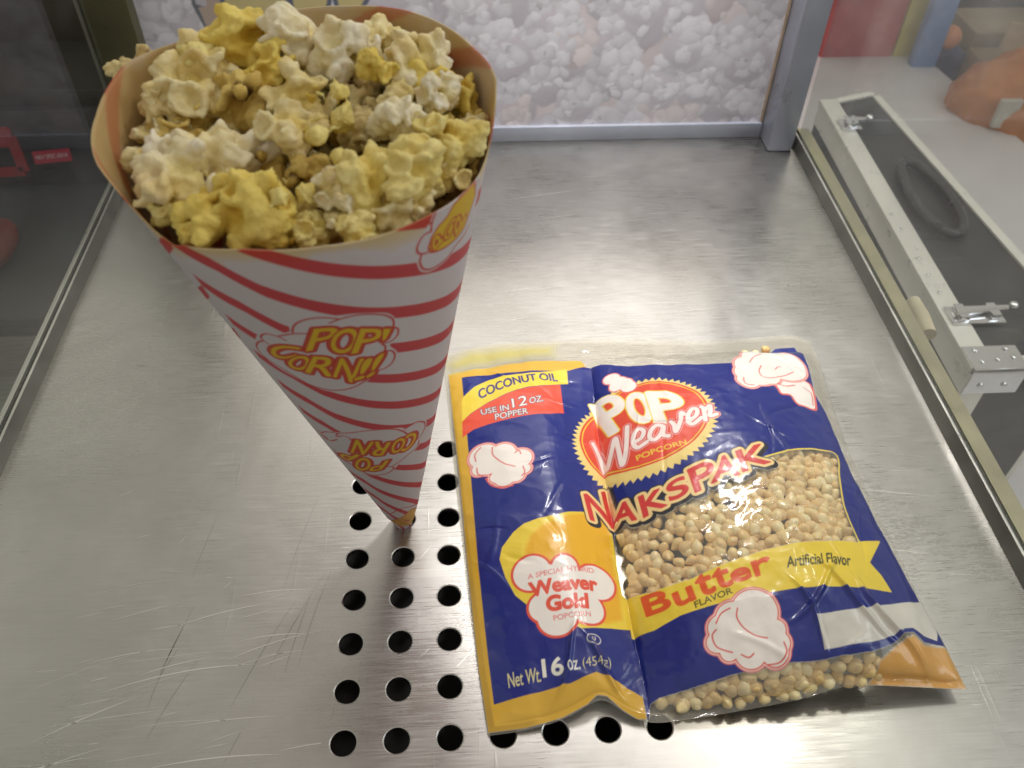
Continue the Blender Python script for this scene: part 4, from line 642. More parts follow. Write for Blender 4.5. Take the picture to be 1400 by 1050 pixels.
# ================================================================ popped corn, piece by piece
KC = {'white': ((.87, .83, .68), (.80, .68, .28)), 'cream': ((.85, .78, .50), (.76, .60, .18)), 'pale_yellow': ((.85, .76, .34), (.76, .58, .11)),
      'amber': ((.78, .62, .20), (.56, .36, .07)), 'hull': ((.80, .71, .38), (.50, .29, .06)), 'flake_yellow': ((.84, .70, .20), (.72, .51, .06)),
      'curl': ((.84, .74, .28), (.72, .52, .07)), 'star': ((.88, .84, .72), (.84, .74, .42))}
def popcorn_mesh(kind, seed):
    r = np.random.default_rng(seed); b = bmesh.new()
    def lobe(c, rad, sc=(1, 1, 1), rot=None, sub=3):
        x = bmesh.new(); bmesh.ops.create_icosphere(x, subdivisions=sub, radius=rad)
        R_ = Euler(tuple(r.uniform(0, 6.28, 3))).to_matrix() if rot is None else rot
        off = Vector(tuple(r.uniform(-9, 9, 3)))
        for v_ in x.verts:
            q = Vector((v_.co.x * sc[0], v_.co.y * sc[1], v_.co.z * sc[2]))
            q = q * (1 + .30 * noise.noise(v_.co * (1.7 / rad) + off) + .14 * noise.noise(v_.co * (4.2 / rad) + off))
            v_.co = R_ @ q + Vector(c)
        m_ = bpy.data.meshes.new('t'); x.to_mesh(m_); x.free(); b.from_mesh(m_); bpy.data.meshes.remove(m_)
    def rdir(up=-.4):
        while True:
            v_ = r.normal(size=3); v_ /= np.linalg.norm(v_)
            if v_[2] > up: return v_
    def cluster(c, R_, n):
        lobe(c, R_ * .62)
        for k in range(n):
            d = rdir(-.55); rad = R_ * r.uniform(.36, .58); p_ = np.array(c) + d * R_ * r.uniform(.50, .85)
            lobe(p_, rad, (1, r.uniform(.8, 1.15), r.uniform(.7, 1)))
            for q in range(r.integers(0, 3)):
                d2 = d + r.normal(size=3) * .7; d2 /= np.linalg.norm(d2); lobe(p_ + d2 * rad * .8, rad * r.uniform(.45, .70), sub=2)
    def petal(c, d, rad):
        x = bmesh.new(); d = Vector(d); qn = d.to_track_quat('Z', 'Y'); o1 = r.uniform(0, 60); na, nr = 22, 7; g = []
        for j in range(nr + 1):
            row = []
            for i in range(na):
                a = 2 * math.pi * i / na; th = j / nr * 1.25 * (1 + .35 * noise.noise(Vector((math.cos(a) * 1.6, math.sin(a) * 1.6, o1))))
                rr = rad * (1 + .16 * noise.noise(Vector((math.cos(a) * 3, math.sin(a) * 3, o1 + 5 + th))) * (j / nr))
                row.append(x.verts.new(qn @ Vector((rr * math.sin(th) * math.cos(a), rr * math.sin(th) * math.sin(a), -rr * math.cos(th) + rad * .5)) + Vector(c)))
            g.append(row)
        fs = []
        for j in range(nr):
            for i in range(na): fs.append(x.faces.new((g[j][i], g[j][(i + 1) % na], g[j + 1][(i + 1) % na], g[j + 1][i])))
        bmesh.ops.remove_doubles(x, verts=x.verts[:], dist=1e-5); bmesh.ops.recalc_face_normals(x, faces=x.faces[:])
        bmesh.ops.solidify(x, geom=x.faces[:], thickness=.055)
        m_ = bpy.data.meshes.new('t'); x.to_mesh(m_); x.free(); b.from_mesh(m_); bpy.data.meshes.remove(m_)
    holes = []
    if kind == 'star':
        for k in range(5): petal((r.uniform(-.7, .7), r.uniform(-.25, .3), .22), (r.normal() * .4, r.normal() * .4, 1), r.uniform(.13, .2))
        for c, R_, n in (((-.62, .02, 0), .30, 7), ((-.18, -.05, .06), .30, 7), ((.28, .02, .02), .32, 8), ((.62, .10, .0), .24, 6), ((-.42, .30, .02), .2, 5), ((.05, .26, .05), .2, 5), ((-.75, -.22, .0), .2, 5)): cluster(c, R_, n)
    elif kind == 'curl':
        # a thin crumpled shell with ruffled wings
        nU_, nV_ = 46, 26; span = (2.6 if kind == 'flake_yellow' else 4.4) + r.uniform(-.4, .5); o1 = r.uniform(0, 50)
        vs = []
        for j in range(nV_):
            for i in range(nU_):
                u_ = i / (nU_ - 1) - .5; w_ = j / (nV_ - 1) - .5
                a = u_ * span; rr = .34 * (1 + .35 * noise.noise(Vector((u_ * 3 + o1, w_ * 3, 1)))) * (1 - .35 * abs(2 * w_) ** 3)
                ed = (abs(2 * u_) ** 4 * .8 + abs(2 * w_) ** 4)
                p_ = Vector((rr * math.sin(a), w_ * (.95 if kind == 'flake_yellow' else .5), rr * math.cos(a)))
                p_ += Vector((noise.noise(Vector((u_ * 7, w_ * 7, o1))), noise.noise(Vector((u_ * 7, w_ * 7, o1 + 9))), noise.noise(Vector((u_ * 7, w_ * 7, o1 + 19))))) * (.07 + .10 * ed)
                vs.append(b.verts.new(p_))
        fs = []
        for j in range(nV_ - 1):
            for i in range(nU_ - 1): fs.append(b.faces.new((vs[j * nU_ + i], vs[j * nU_ + i + 1], vs[(j + 1) * nU_ + i + 1], vs[(j + 1) * nU_ + i])))
        bmesh.ops.solidify(b, geom=fs, thickness=.075)
        for k in range(7 if kind == 'flake_yellow' else 2):
            d = rdir(.1); lobe(d * .26 * np.array([1, 1.5, 1]) , r.uniform(.09, .17))
    else:
        big = {'white': .40, 'cream': .38, 'pale_yellow': .40, 'amber': .40, 'hull': .38, 'flake_yellow': .34}[kind]
        cluster((0, 0, 0), big * .85, r.integers(5, 8))
        for k in range(r.integers(1, 3)):
            d = rdir(-.2); cluster(d * big * .85, big * .5, r.integers(3, 5))
        for k in range(r.integers(2, 5) + (3 if kind == 'flake_yellow' else 0)):
            d = rdir(-.1); petal(d * big * r.uniform(.75, 1.0), d + r.normal(size=3) * .35, big * r.uniform(.38, .62))
    me0 = bpy.data.meshes.new('t'); b.to_mesh(me0); b.free()
    o0 = bpy.data.objects.new('t', me0); COL.objects.link(o0)
    rm = o0.modifiers.new('r', 'REMESH'); rm.mode = 'VOXEL'; rm.voxel_size = .026 if kind != 'star' else .03
    sm = o0.modifiers.new('s', 'SMOOTH'); sm.factor = .5; sm.iterations = 1
    bpy.context.view_layer.update()
    ev = o0.evaluated_get(bpy.context.evaluated_depsgraph_get()); mm = ev.to_mesh()
    n = len(mm.vertices); V = np.empty(n * 3, np.float32); mm.vertices.foreach_get('co', V); V = V.reshape(-1, 3).astype(float)
    Fq = [tuple(p_.vertices) for p_ in mm.polygons]; ev.to_mesh_clear(); bpy.data.objects.remove(o0); bpy.data.meshes.remove(me0)
    V -= (V.max(0) + V.min(0)) / 2; V /= (V.max(0) - V.min(0))[:2].max()
    off = Vector(tuple(r.uniform(-20, 20, 3)))
    # crisp puffs: two octaves of billow
    for i in range(n):
        q = Vector(V[i]); d = abs(noise.noise(q * 6 + off)) * .075 + abs(noise.noise(q * 15 + off)) * .028
        V[i] += V[i] / (np.linalg.norm(V[i]) + 1e-6) * d
    hi, lo = KC[kind]
    rad = np.linalg.norm(V * np.array([1, 1, 1.1]), axis=1); rad /= np.percentile(rad, 96)
    f = np.clip((rad - .32) / .45, 0, 1) if kind != 'curl' else np.clip((V[:, 2] - np.percentile(V[:, 2], 10)) / (np.ptp(V[:, 2]) * .5), 0, 1)
    f = f * np.array([.75 + .5 * noise.noise(Vector(q) * 4 + off) for q in V]); f = np.clip(f, 0, 1)
    c = np.outer(f, hi) + np.outer(1 - f, lo)
    if kind in ('hull', 'amber'):                 # a flake of brown seed coat sits in the crease
        for k in range(2):
            d = rdir(.3); dd = np.linalg.norm((V - d * .34) * np.array([1.0, 1.5, 1.0]), axis=1) + np.array([.10 * noise.noise(Vector(q) * 7 + off) for q in V]); w = np.clip((.17 - dd) / .05, 0, 1)[:, None]
            c = c * (1 - w) + np.array([.10, .035, .008]) * w; V -= d * (w * .09)
    if kind in ('white', 'cream', 'star'):        # butter yellow on some bulbs
        d = rdir(-.5); w = np.clip(((V @ d) - .16) * 5, 0, 1)[:, None] * (.55 if kind != 'star' else .2); c = c * (1 - w) + np.array([.78, .58, .18]) * w
    me = bpy.data.meshes.new('popcorn'); me.from_pydata([tuple(v_ * S) for v_ in V], [], Fq); me.update()
    me.polygons.foreach_set('use_smooth', np.full(len(Fq), True))
    at = me.attributes.new('Col', 'FLOAT_COLOR', 'POINT'); at.data.foreach_set('color', np.c_[c, np.ones(n)].astype(np.float32).ravel())
    me.materials.append(M['popcorn']); return me
variants = {'white': 4, 'cream': 4, 'pale_yellow': 4, 'amber': 3, 'hull': 3, 'flake_yellow': 5, 'curl': 3, 'star': 1}
lib = {k: [popcorn_mesh(k, 100 * i + 7 + n) for n in range(c)] for i, (k, c) in enumerate(variants.items())}
FILL = {'amber': 'brownish buttery popcorn piece wedged low between the larger pieces in the cone', 'cream': 'small cream popcorn piece filling a gap between the larger pieces in the cone',
        'hull': 'popcorn piece with a dark brown hull wedged between the larger pieces in the cone', 'pale_yellow': 'small pale yellow popcorn piece filling a gap between larger pieces in the cone', 'flake_yellow': 'thin yellow popcorn flake poking up between larger pieces at the front rim'}
rk = np.random.default_rng(77); cnt = {}
for X, size, kind, label in POPCORN:
    X = (np.array(X) + AX * (0 if 'sticking out' in label else .30 if label else .20)).tolist(); _c = A + AX * ((np.array(X) - A) @ AX); X = (_c + (np.array(X) - _c) * 1.06).tolist()
    i = cnt.get(kind, 0); cnt[kind] = i + 1
    me = lib[kind][i % len(lib[kind])]
    o = bpy.data.objects.new('popcorn', me); COL.objects.link(o)
    Xw = np.array(X); rel = Xw - A; ax_d = rel @ AX; rv = rel - AX * ax_d; rl = np.linalg.norm(rv); lim = ax_d * math.tan(HALF) - size * .48
    if rl > lim and kind != 'star' and not label.startswith('cream popcorn piece with a dark'): Xw = Xw - rv / rl * (rl - max(lim, 0)) 
    o.location = Vector(Xw - AX * size * .22) * S; s_ = size * (1.22 if not kind.startswith('flake') else 1.3) if kind != 'star' else size * 1.08
    o.scale = (s_, s_, s_ * rk.uniform(.9, 1.1))
    o.rotation_euler = (rk.uniform(-.5, .5) - .1, rk.uniform(-.5, .5), rk.uniform(0, 6.28)) if kind != 'star' else (.35, 0, .20)
    # keep every puff inside the paper
    for it in range(4):
        if label.startswith('cream popcorn piece with a dark'): break
        Mx = np.array((Matrix.Translation(o.location) @ o.rotation_euler.to_matrix().to_4x4() @ Matrix.Diagonal((*o.scale, 1)))); co = np.empty(len(me.vertices) * 3, np.float32); me.vertices.foreach_get('co', co)
        W_ = (co.reshape(-1, 3)[::5] @ Mx[:3, :3].T + Mx[:3, 3]) / S - A
        h_ = W_ @ AX; rv_ = W_ - np.outer(h_, AX); rr_v = np.linalg.norm(rv_, axis=1); over = rr_v - (h_ * math.tan(HALF) - .035); over[h_ > 12.35 * CA] -= .10
        k_ = over.argmax()
        if over[k_] <= 0: break
        o.location -= Vector(rv_[k_] / rr_v[k_] * (over[k_] + .005)) * S
        if it >= 2: o.scale = tuple(q * .88 for q in o.scale)
    tag(o, label or FILL[kind], 'popcorn', 'popcorn heaped in the paper cone')

# ================================================================ the bag of kernels
bag = BagShape(BAG_EDGE)
n = 700
U, Vv_ = np.meshgrid(np.linspace(0, 1, n), np.linspace(0, 1, n)); U = U.ravel(); W = Vv_.ravel()
P = bag.top(U, W); x, y = P[:, 0], P[:, 1]
us = bag.seam(W); right = U > us
body = np.clip(np.minimum.reduce([U / .06, (1 - U) / .06, W / .05, (.93 - W) / .05]), 0, 1)
# kernels press through on the right, the film puckers towards its seals
def crease(a, b_, ang, w, amp, L):
    c, s = math.cos(ang), math.sin(ang); d = (x - a) * c + (y - b_) * s; e = -(x - a) * s + (y - b_) * c
    e = e + .12 * np.sin(d * 2.3 + a * 5)
    return amp * np.exp(-(e / w) ** 2) * np.exp(-(d / L) ** 4)
dz = np.zeros(len(U))
dz += np.where(right, .040 * (fbm(x * 3.4, y * 3.4, 31, 2) - .37), 0) * body
dz += .10 * (1 - np.abs(2 * fbm(x * .75 + 3, y * .75, 41, 3) - .9)) * body * .6
dz += .05 * (1 - np.abs(2 * fbm(x * .5 + y * .9, (y * .4 - x * .3), 51, 3) - .9)) * np.where(right, .7, 1.0)
def pucker(coord, dist, seed, amp, reach): return amp * (vnoise(coord * 2.6, dist * .5, seed) - .5) * np.exp(-dist / reach)
hU = (1 - U) * 8; hB = W * 6.4; hT = np.abs(.93 - W) * 6.4
dz += pucker(y, hU, 61, .10, .55) + pucker(x, hB, 62, .14, .6) + pucker(x, hT, 63, .12, .5) + pucker(y, np.abs(U - us) * 8, 64, .10, .45) + pucker(y, U * 8, 65, .06, .4)
rc = np.random.default_rng(21)
for k in range(46):
    iu, iv = rc.uniform(.03, .97), rc.uniform(.03, .92); q = bag.top(np.array(iu), np.array(iv))
    dz += crease(q[0], q[1], rc.uniform(0, 3.14), rc.uniform(.03, .09), rc.uniform(.012, .035) * rc.choice([-1, 1]), rc.uniform(.3, .9)) * body
for a, b_, ang, w, amp, L in ((9.3, 2.0, .7, .05, .10, .8), (9.0, 1.5, 1.9, .05, .09, .7), (10.0, 1.8, 2.3, .06, .12, .9), (4.3, 1.2, 1.1, .05, .10, .7), (5.0, 1.1, 2.2, .06, .12, .6), (10.7, 1.3, 2.0, .07, .16, .9)):
    dz += crease(a, b_, ang, w, amp, L) * np.clip(body * 3, 0, 1)
dz *= np.clip(np.minimum.reduce([U / .015, (1 - U) / .015, W / .012, (1 - W) / .012]), 0, 1)
P[:, 2] = np.maximum(P[:, 2] + dz * .85, .03)
pb = Paint(np.stack([x, y], 1), (.8, .77, .66), 0.0); pb.aa = .016
NAVY = (.009, .019, .185); GOLD = (.72, .42, .035); BAN = (.80, .60, .055); WHITE = (.82, .77, .70); RD = (.72, .07, .04); PINK = (.72, .16, .15); BLACK = (.015, .015, .02)
pb.poly(ART['gold'], GOLD, .93); pb.poly(ART['stain'], (.66, .56, .06), .50, aa=.5)
pb.poly(ART['blue'], NAVY, 1.0, grow=.012)
pb.poly(ART['yband'], BAN, grow=.0); pb.poly(ART['rband'], (.74, .085, .045))
pb.text([('COCONUT OIL', ART['coco'])], [(.010, NAVY)], arc=.35)
pb.text(ART['use'], [(.018, (.05, .03, .10)), (.001, WHITE)])
def icon(C, S_, extra=None):
    lay = [(.035, PINK), (.012, (.82, .62, .56)), (-.008, RD), (-.030, WHITE)]
    if extra is not None:
        for g, c_ in ((.035, PINK), (.0, RD), (-.025, WHITE)): pb.poly(extra, c_, grow=g, smooth=5)
    pb.blobs(C, lay)
    for L in S_: pb.lines([L], [.030], [(.68, .12, .11)])
icon(ART['icon1'], ART['icon1s']); icon(ART['icon3'], ART['icon3s'], ART['icon3b'])
def ell(k, scale=1.0, teeth=0, amp=0.0, n_=360):
    c, e, s_, w_, n2 = [np.array(q) for q in ART[k]]
    ax_ = (e - w_) / 2; ay_ = (n2 - s_) / 2; c = (e + w_ + n2 + s_) / 4; out = []
    for q in range(n_):
        a = 2 * math.pi * q / n_; f = scale
        if teeth: f = scale * (1 + amp * (2 * abs(((a * teeth / (2 * math.pi)) % 1) - .5) - .5))
        out.append(c + ax_ * math.cos(a) * f + ay_ * math.sin(a) * f)
    return np.array(out)
pb.poly(ell('badge', 1.0, 62, .075, 62 * 8), (.78, .60, .20)); pb.poly(ell('badge_in', 1.10), (.66, .06, .03)); pb.poly(ell('badge_in', 1.06), BAN); pb.poly(ell('badge_in', 1.04), (.70, .07, .035))
for ch, quad in zip('POP', ART['pop']): pb.text([(ch, quad)], [(.075, BAN), (.048, WHITE)])
pb.blobs(ART['poptop'], [(.03, PINK), (.0, WHITE)])
pb.lines(ART['weaver'], [.19, .155, .105], [(.80, .42, .38), (.62, .05, .05), (.84, .74, .68)])
pb.text([('POPCORN', ART['badge_txt'])], [(.002, BAN)])
pb.poly(ART['yellow'], BAN, grow=.012); pb.poly(ART['orange'], (.78, .42, .02), smooth=0, aa=.10)
pb.poly(ART['window'], (.8, .77, .66), 0.0); pb.poly(ART['strip'], (.8, .77, .66), 0.05)
pb.line(ART['winline'], .040, BAN)
pb.blobs(ART['goldcloud'], [(.055, (.74, .09, .05)), (.0, WHITE)])
pb.text([('A SPECIAL HYBRID', ART['special'])], [(.002, PINK)]); pb.text([('Weaver', ART['wgold1'])], [(.022, (.74, .09, .05))]); pb.text([('Gold', ART['wgold2'])], [(.024, (.74, .09, .05))]); pb.text([('POPCORN', ART['wgold3'])], [(.002, PINK)])
ux, uy, ur = ART['u'][0]; ring = [(ux + ur * math.cos(a), uy + .75 * ur * math.sin(a)) for a in np.linspace(0, 6.283, 40)]
pb.line(ring, .018, (.70, .68, .66)); pb.text([('U', [(ux + (q[0] - ux) * .62, uy + (q[1] - uy) * .55) for q in ART['uq']])], [(.004, (.70, .68, .66))])
for k, (tx, quad) in enumerate(ART['net']): pb.text([(tx, quad)], [(.012 if tx == '16' else (-.003 if 'g' in tx else .001), (.78, .76, .66) if tx in ('16', 'oz.') else (.74, .66, .32))])
pb.text(ART['naks'], [(.135, BLACK, (.035, -.055)), (.120, BLACK), (.092, (.80, .58, .25)), (.022, (.60, .04, .035))])
pb.text(ART['butter'], [(.026, (.72, .10, .02))])
pb.text([('FLAVOR', ART['flavor'])], [(.003, (.05, .05, .02))]); pb.text([('Artificial Flavor', ART['artif'])], [(.006, (.05, .055, .02))], arc=.06)
icon(ART['icon2'], ART['icon2s'])
pb.poly(ART['lot'], (.74, .71, .62), .80); pb.poly(ART['amber'], (.72, .37, .075), .90, aa=.06)
bo = np.array([6.2, 4.4, 0])
prt = np.clip(pb.a, 0, 1)
pb.c = pb.c * (.94 + .12 * fbm(x * 2, y * 2, 71))[:, None]
bag_root = empty('kernel_bag', bo); tag(bag_root, 'blue and yellow plastic bag of popcorn kernels with a clear window on the tray', 'bag')
me = np_mesh('printed_film', P, grid_faces(n, n), bo, True, {'Col': pb.c, 'ink': prt}); link('printed_film', me, M['film'], bag_root)
nb_ = 90; U2, W2 = np.meshgrid(np.linspace(0, 1, nb_), np.linspace(0, 1, nb_)); U2 = U2.ravel(); W2 = W2.ravel()
Pb = bag.base(U2, W2); inn = np.clip(np.minimum.reduce([U2 / .10, (1 - U2) / .10, W2 / .05, (1 - W2) / .10]), 0, 1)
Pb[:, 2] = Pb[:, 2] * (1 - inn) + .02 * inn - .012
# only the filled part has a tinted back; the clear header and side seams stay clear
me = np_mesh('back_film', Pb, grid_faces(nb_, nb_), bo, True, {'Col': np.tile((.8, .77, .66), (len(Pb), 1)), 'ink': np.zeros(len(Pb))}); link('back_film', me, M['film'], bag_root)

# ---- kernels inside
def kernel_mesh(seed):
    r = np.random.default_rng(seed); b = bmesh.new(); bmesh.ops.create_icosphere(b, subdivisions=3, radius=.5); off = Vector(tuple(r.uniform(-9, 9, 3)))
    for v_ in b.verts:
        z = v_.co.z * 2; taper = 1 - .62 * max(0, z) ** 1.6 - .05 * z
        v_.co = Vector((v_.co.x * taper * r.uniform(.99, 1.01), v_.co.y * taper * .78, v_.co.z * (1.22 if v_.co.z > 0 else 1.0))) * (1 + .16 * noise.noise(v_.co * 2.2 + off))
        v_.co *= S
    me = bpy.data.meshes.new('kernel'); b.to_mesh(me); b.free(); me.polygons.foreach_set('use_smooth', np.full(len(me.polygons), True)); me.materials.append(M['kernel']); return me
klib = [kernel_mesh(k) for k in range(7)]
def inside(poly, p_, grow=0.0):
    Pq = np.asarray(poly, float); return seg_dist(np.array([p_]), Pq, np.roll(Pq, -1, 0), True)[0] < grow
rkk = np.random.default_rng(3); placed = []; tries = 0; n_win = 0; KD = .285
top_img = P.reshape(n, n, 3)
def surf(u_, v_):
    i, j = min(n - 1, int(u_ * (n - 1))), min(n - 1, int(v_ * (n - 1))); return top_img[j, i]
WIN, STRIP = ART['window'], ART['strip']
def put_kernel(q, z, size, label, grp):
    o = bpy.data.objects.new('kernel', klib[rkk.integers(7)]); COL.objects.link(o)
    o.location = Vector((q[0], q[1], z)) * S; o.scale = (size,) * 3; o.rotation_euler = tuple(rkk.uniform(0, 6.28, 3)); tag(o, label, 'kernel', grp)
while tries < 12000 and len(placed) < 298:
    tries += 1; u_, v_ = rkk.uniform(.34, .99), (rkk.uniform(.01, .93) if tries % 3 else rkk.uniform(.006, .16)); q = surf(u_, v_)
    a = inside(WIN, q[:2], .10); b_ = inside(STRIP, q[:2], .08)
    if a and n_win >= 244: continue
    if not (a or b_): continue
    if a and q[0] < min(p_[0] for p_ in WIN[-3:]) + .22: continue
    if any((q[0] - p_[0]) ** 2 + (q[1] - p_[1]) ** 2 < (KD * .66) ** 2 for p_ in placed): continue
    sz = KD * rkk.uniform(.92, 1.22); z = q[2] - sz * .62 - rkk.uniform(0, .05)
    zb_ = bag.base(np.array(u_), np.array(v_))[2]; fl_ = max(.03, zb_ * (1 - min(1, v_ / .05, (1 - u_) / .10))) + sz * .42
    if z < fl_:
        z = fl_
        if q[2] < z + sz * .28: continue
    placed.append(q); n_win += int(a)
    put_kernel(q, z, sz, 'tan popcorn kernel seen through the clear window of the bag' if a else 'tan popcorn kernel seen through the clear strip along the bottom of the bag', 'unpopped kernels inside the bag')
for u_, v_ in ((.80, .935), (.83, .93), (.86, .945)):
    q = surf(u_, v_); put_kernel(q, max(.15, q[2] - .2), .26, 'tan popcorn kernel lying under the clear top flap of the bag', 'kernels under the top flap')
print('kernels', len(placed), tries)
# the deeper kernels that only fill the gaps: one mass
bmk = bmesh.new()
src = [k.copy() for k in klib]
for k in range(1100):
    u_, v_ = rkk.uniform(.37, .985), rkk.uniform(.02, .90); q = surf(u_, v_)
    z = q[2] - rkk.uniform(.19, .34)
    bz_ = bag.base(np.array(u_), np.array(v_))[2]
    if z < max(.14, bz_ * (1 - min(1, v_ / .05, (1 - u_) / .10)) + .16) or not (inside(WIN, q[:2], .25) or inside(STRIP, q[:2], .15)): continue
    kb = bmesh.new(); kb.from_mesh(klib[k % 7]); bmesh.ops.transform(kb, matrix=Matrix.LocRotScale(Vector((q[0], q[1], z)) * S, Euler(tuple(rkk.uniform(0, 6.28, 3))), Vector((KD * 1.1,) * 3)), verts=kb.verts[:])
    tm = bpy.data.meshes.new('t'); kb.to_mesh(tm); kb.free(); bmk.from_mesh(tm); bpy.data.meshes.remove(tm)
me = bpy.data.meshes.new('kernel_bed'); bmk.to_mesh(me); bmk.free(); me.polygons.foreach_set('use_smooth', np.full(len(me.polygons), True))
tag(link('kernel_bed', me, gmat('deep_kernels', (.78, .57, .27), .45)), 'mass of deeper kernels filling the gaps inside the bag', 'kernels', None, 'stuff')
for k in src: bpy.data.meshes.remove(k)

# ================================================================ beyond the right-hand glass
M['table'] = gmat('white_laminate', (.66, .635, .635), .45, 0, 12, .06)
wa, wb_ = BG['wtable']
tb = MB().prism([(15.6, -8, -18), (47.5, 12, -18), (wb_[0], wb_[1], -18), (wa[0], wa[1], -18), (15.6, 90, -18)], [(15.6, -8, -17), (47.5, 12, -17), (wb_[0], wb_[1], -17), (wa[0], wa[1], -17), (15.6, 90, -17)], .08)
tt_ = empty('white_table', (28, 40, -34)); tag(tt_, 'white table top beyond the right glass with a black case standing on it', 'table')
tb.build('tabletop', M['table'], tt_, smooth=35)
for lx, ly in ((17, -6), (44, 14), (38, 68), (17, 85)): MB().box(lx - .6, lx + .6, ly - .6, ly + .6, -36, -18.02).build('leg', M['rail'], tt_)

case = empty('tool_case', (26, 28, -16.9)); tag(case, 'black hard case with aluminium edges and chrome corner behind the right glass', 'case')
NL, FL, FR = (22.75, 16.6), (23.2, 38.2), (26.7, 39.0); NR = (28.6, 17.6)
def inset(P4, d):
    c = np.mean(P4, 0); return [tuple(np.array(q) + (c - q) / np.linalg.norm(c - q) * d) for q in P4]
quad = [NL, NR, FR, FL]
zt, zb = -8.0, -16.9
M['case'] = gmat('black_case_shell', (.026, .028, .030), .48, 0, 40, .25); M['alu'] = gmat('case_aluminium', (.80, .77, .70), .35, .35, 40, .03); M['chrome'] = mat('chrome', (.75, .75, .76), .12, 1.0)
MB().prism([(*q, zb) for q in quad], [(*q, zt) for q in quad], .05).build('shell', M['case'], case, smooth=35)
def edge_bar(a, b, w, h, name='edge_trim'):
    a, b = np.array(a, float), np.array(b, float); d = (b - a) / np.linalg.norm(b - a); up = np.array([0, 0, 1.0]); s = np.cross(d, up)
    if np.linalg.norm(s) < .1: s = np.array([1.0, 0, 0]); up = np.array([0, 1.0, 0])
    s /= np.linalg.norm(s)
    c = [a - s * w - up * h, a + s * w - up * h, a + s * w + up * h, a - s * w + up * h]; e = [q + (b - a) for q in c]
    MB().prism([tuple(q) for q in c], [tuple(q) for q in e], .05).build(name, M['alu'], case, smooth=35)
T = lambda q, z=zt: (q[0], q[1], z)
inw = lambda a, f: tuple(np.array(a) + (np.mean(quad, 0) - np.array(a)) * f)
edge_bar(T((NL[0] + .42, NL[1])), T((FL[0] + .42, FL[1])), .52, .14)
edge_bar((NL[0] + .02, NL[1] + .1, zt - .75), (FL[0] + .02, FL[1], zt - .75), .07, .60)
edge_bar(T((FL[0] + .9, FL[1] - .1)), T((FR[0] - .2, FR[1] - .1)), .22, .12)
edge_bar(T((NR[0] - .12, NR[1] + .6)), T((FR[0] - .12, FR[1] - .4)), .24, .12)
edge_bar(T((NL[0] + .9, NL[1] + .12)), T((NR[0] - .5, NR[1] + .12)), .24, .12)
edge_bar((NL[0] + .45, NL[1] + .02, zb + .1), (NL[0] + .45, NL[1] + .02, zt - .2), .50, .10)
edge_bar((NR[0] - .3, NR[1] + .05, zb + .1), (NR[0] - .3, NR[1] + .05, zt - .2), .30, .10)
# chrome corner bracket, latches, rivets
cbk = MB().box(NL[0] - .06, NL[0] + 2.2, NL[1] - .10, NL[1] + 1.2, zt + .142, zt + .20, .03).box(NL[0] - .06, NL[0] + 2.2, NL[1] - .16, NL[1] - .09, zt - 1.2, zt + .19, .03).build('corner_bracket', M['chrome'], case, smooth=35)
for xx, yy in ((.4, .3), (1.1, .4), (1.8, .5), (.4, .95), (1.7, 1.0)): MB().ball((NL[0] + xx, NL[1] + yy, zt + .21), .13, 2, (1, 1, .6)).build('rivet', M['chrome'], cbk, origin=case.location / S, smooth=60)
for xx in (.5, 1.5): MB().ball((NL[0] + xx, NL[1] - .18, zt - .7), .13, 2, (1, .6, 1)).build('rivet', M['chrome'], cbk, origin=case.location / S, smooth=60)
def latch(yc, x0, w):
    MB().box(x0, x0 + w, yc - .5, yc + .6, zt + .145, zt + .26, .05).tube([(x0 + .2, yc - .1, zt + .42), (x0 + w * .6, yc + .1, zt + .46), (x0 + w + .3, yc + .25, zt + .40)], [.12, .18, .12]).ball((x0 + w + .6, yc + .35, zt + .4), .22).box(x0 + .3, x0 + .7, yc - .4, yc + .5, zt + .262, zt + .5, .04).box(x0 + w - .6, x0 + w - .2, yc - .3, yc + .5, zt + .262, zt + .5, .04).build('latch', M['chrome'], case, smooth=35)
latch(19.6, 22.9, 2.3); latch(35.2, 23.3, 1.1)
for yy in (21.2, 22.4, 23.6, 25.8, 27.0): MB().ball((NL[0] + .42, yy, zt + .16), .10, 2, (1, 1, .6)).build('rivet', M['chrome'], case, smooth=60)
hp = []
for k in range(28):
    a = 2 * math.pi * k / 28; hp.append((25.5 + .95 * math.cos(a) * (1 - .15 * math.sin(a)), 28.2 + 3.1 * math.sin(a), zt + .34))
MB().tube(hp, .24, 10, True).build('handle', gmat('handle_rubber', (.018, .019, .02), .32), case, smooth=60)
MB().prism([(25.5 + .8 * math.cos(a), 28.2 + 2.8 * math.sin(a), zt + .055) for a in np.linspace(0, 2 * math.pi, 24, endpoint=False)], [(25.5 + .8 * math.cos(a), 28.2 + 2.8 * math.sin(a), zt + .10) for a in np.linspace(0, 2 * math.pi, 24, endpoint=False)]).build('handle_recess', gmat('recess_black', (.012, .013, .014), .5), case)
# between the case and the glass: a tan bolt lying on the cabinet ledge outside
gp = MB().tube([(15.55, 11.9, .0), (15.5, 11.2, .02), (15.45, 10.5, .0)], [.22, .26, .24], 14).build('tan_bolt', gmat('bolt_tan', (.60, .52, .36), .5), None, (15.5, 11.2, 0), smooth=60)
tag(gp, 'short tan cylindrical bolt lying outside the right glass beside the rail', 'grip')

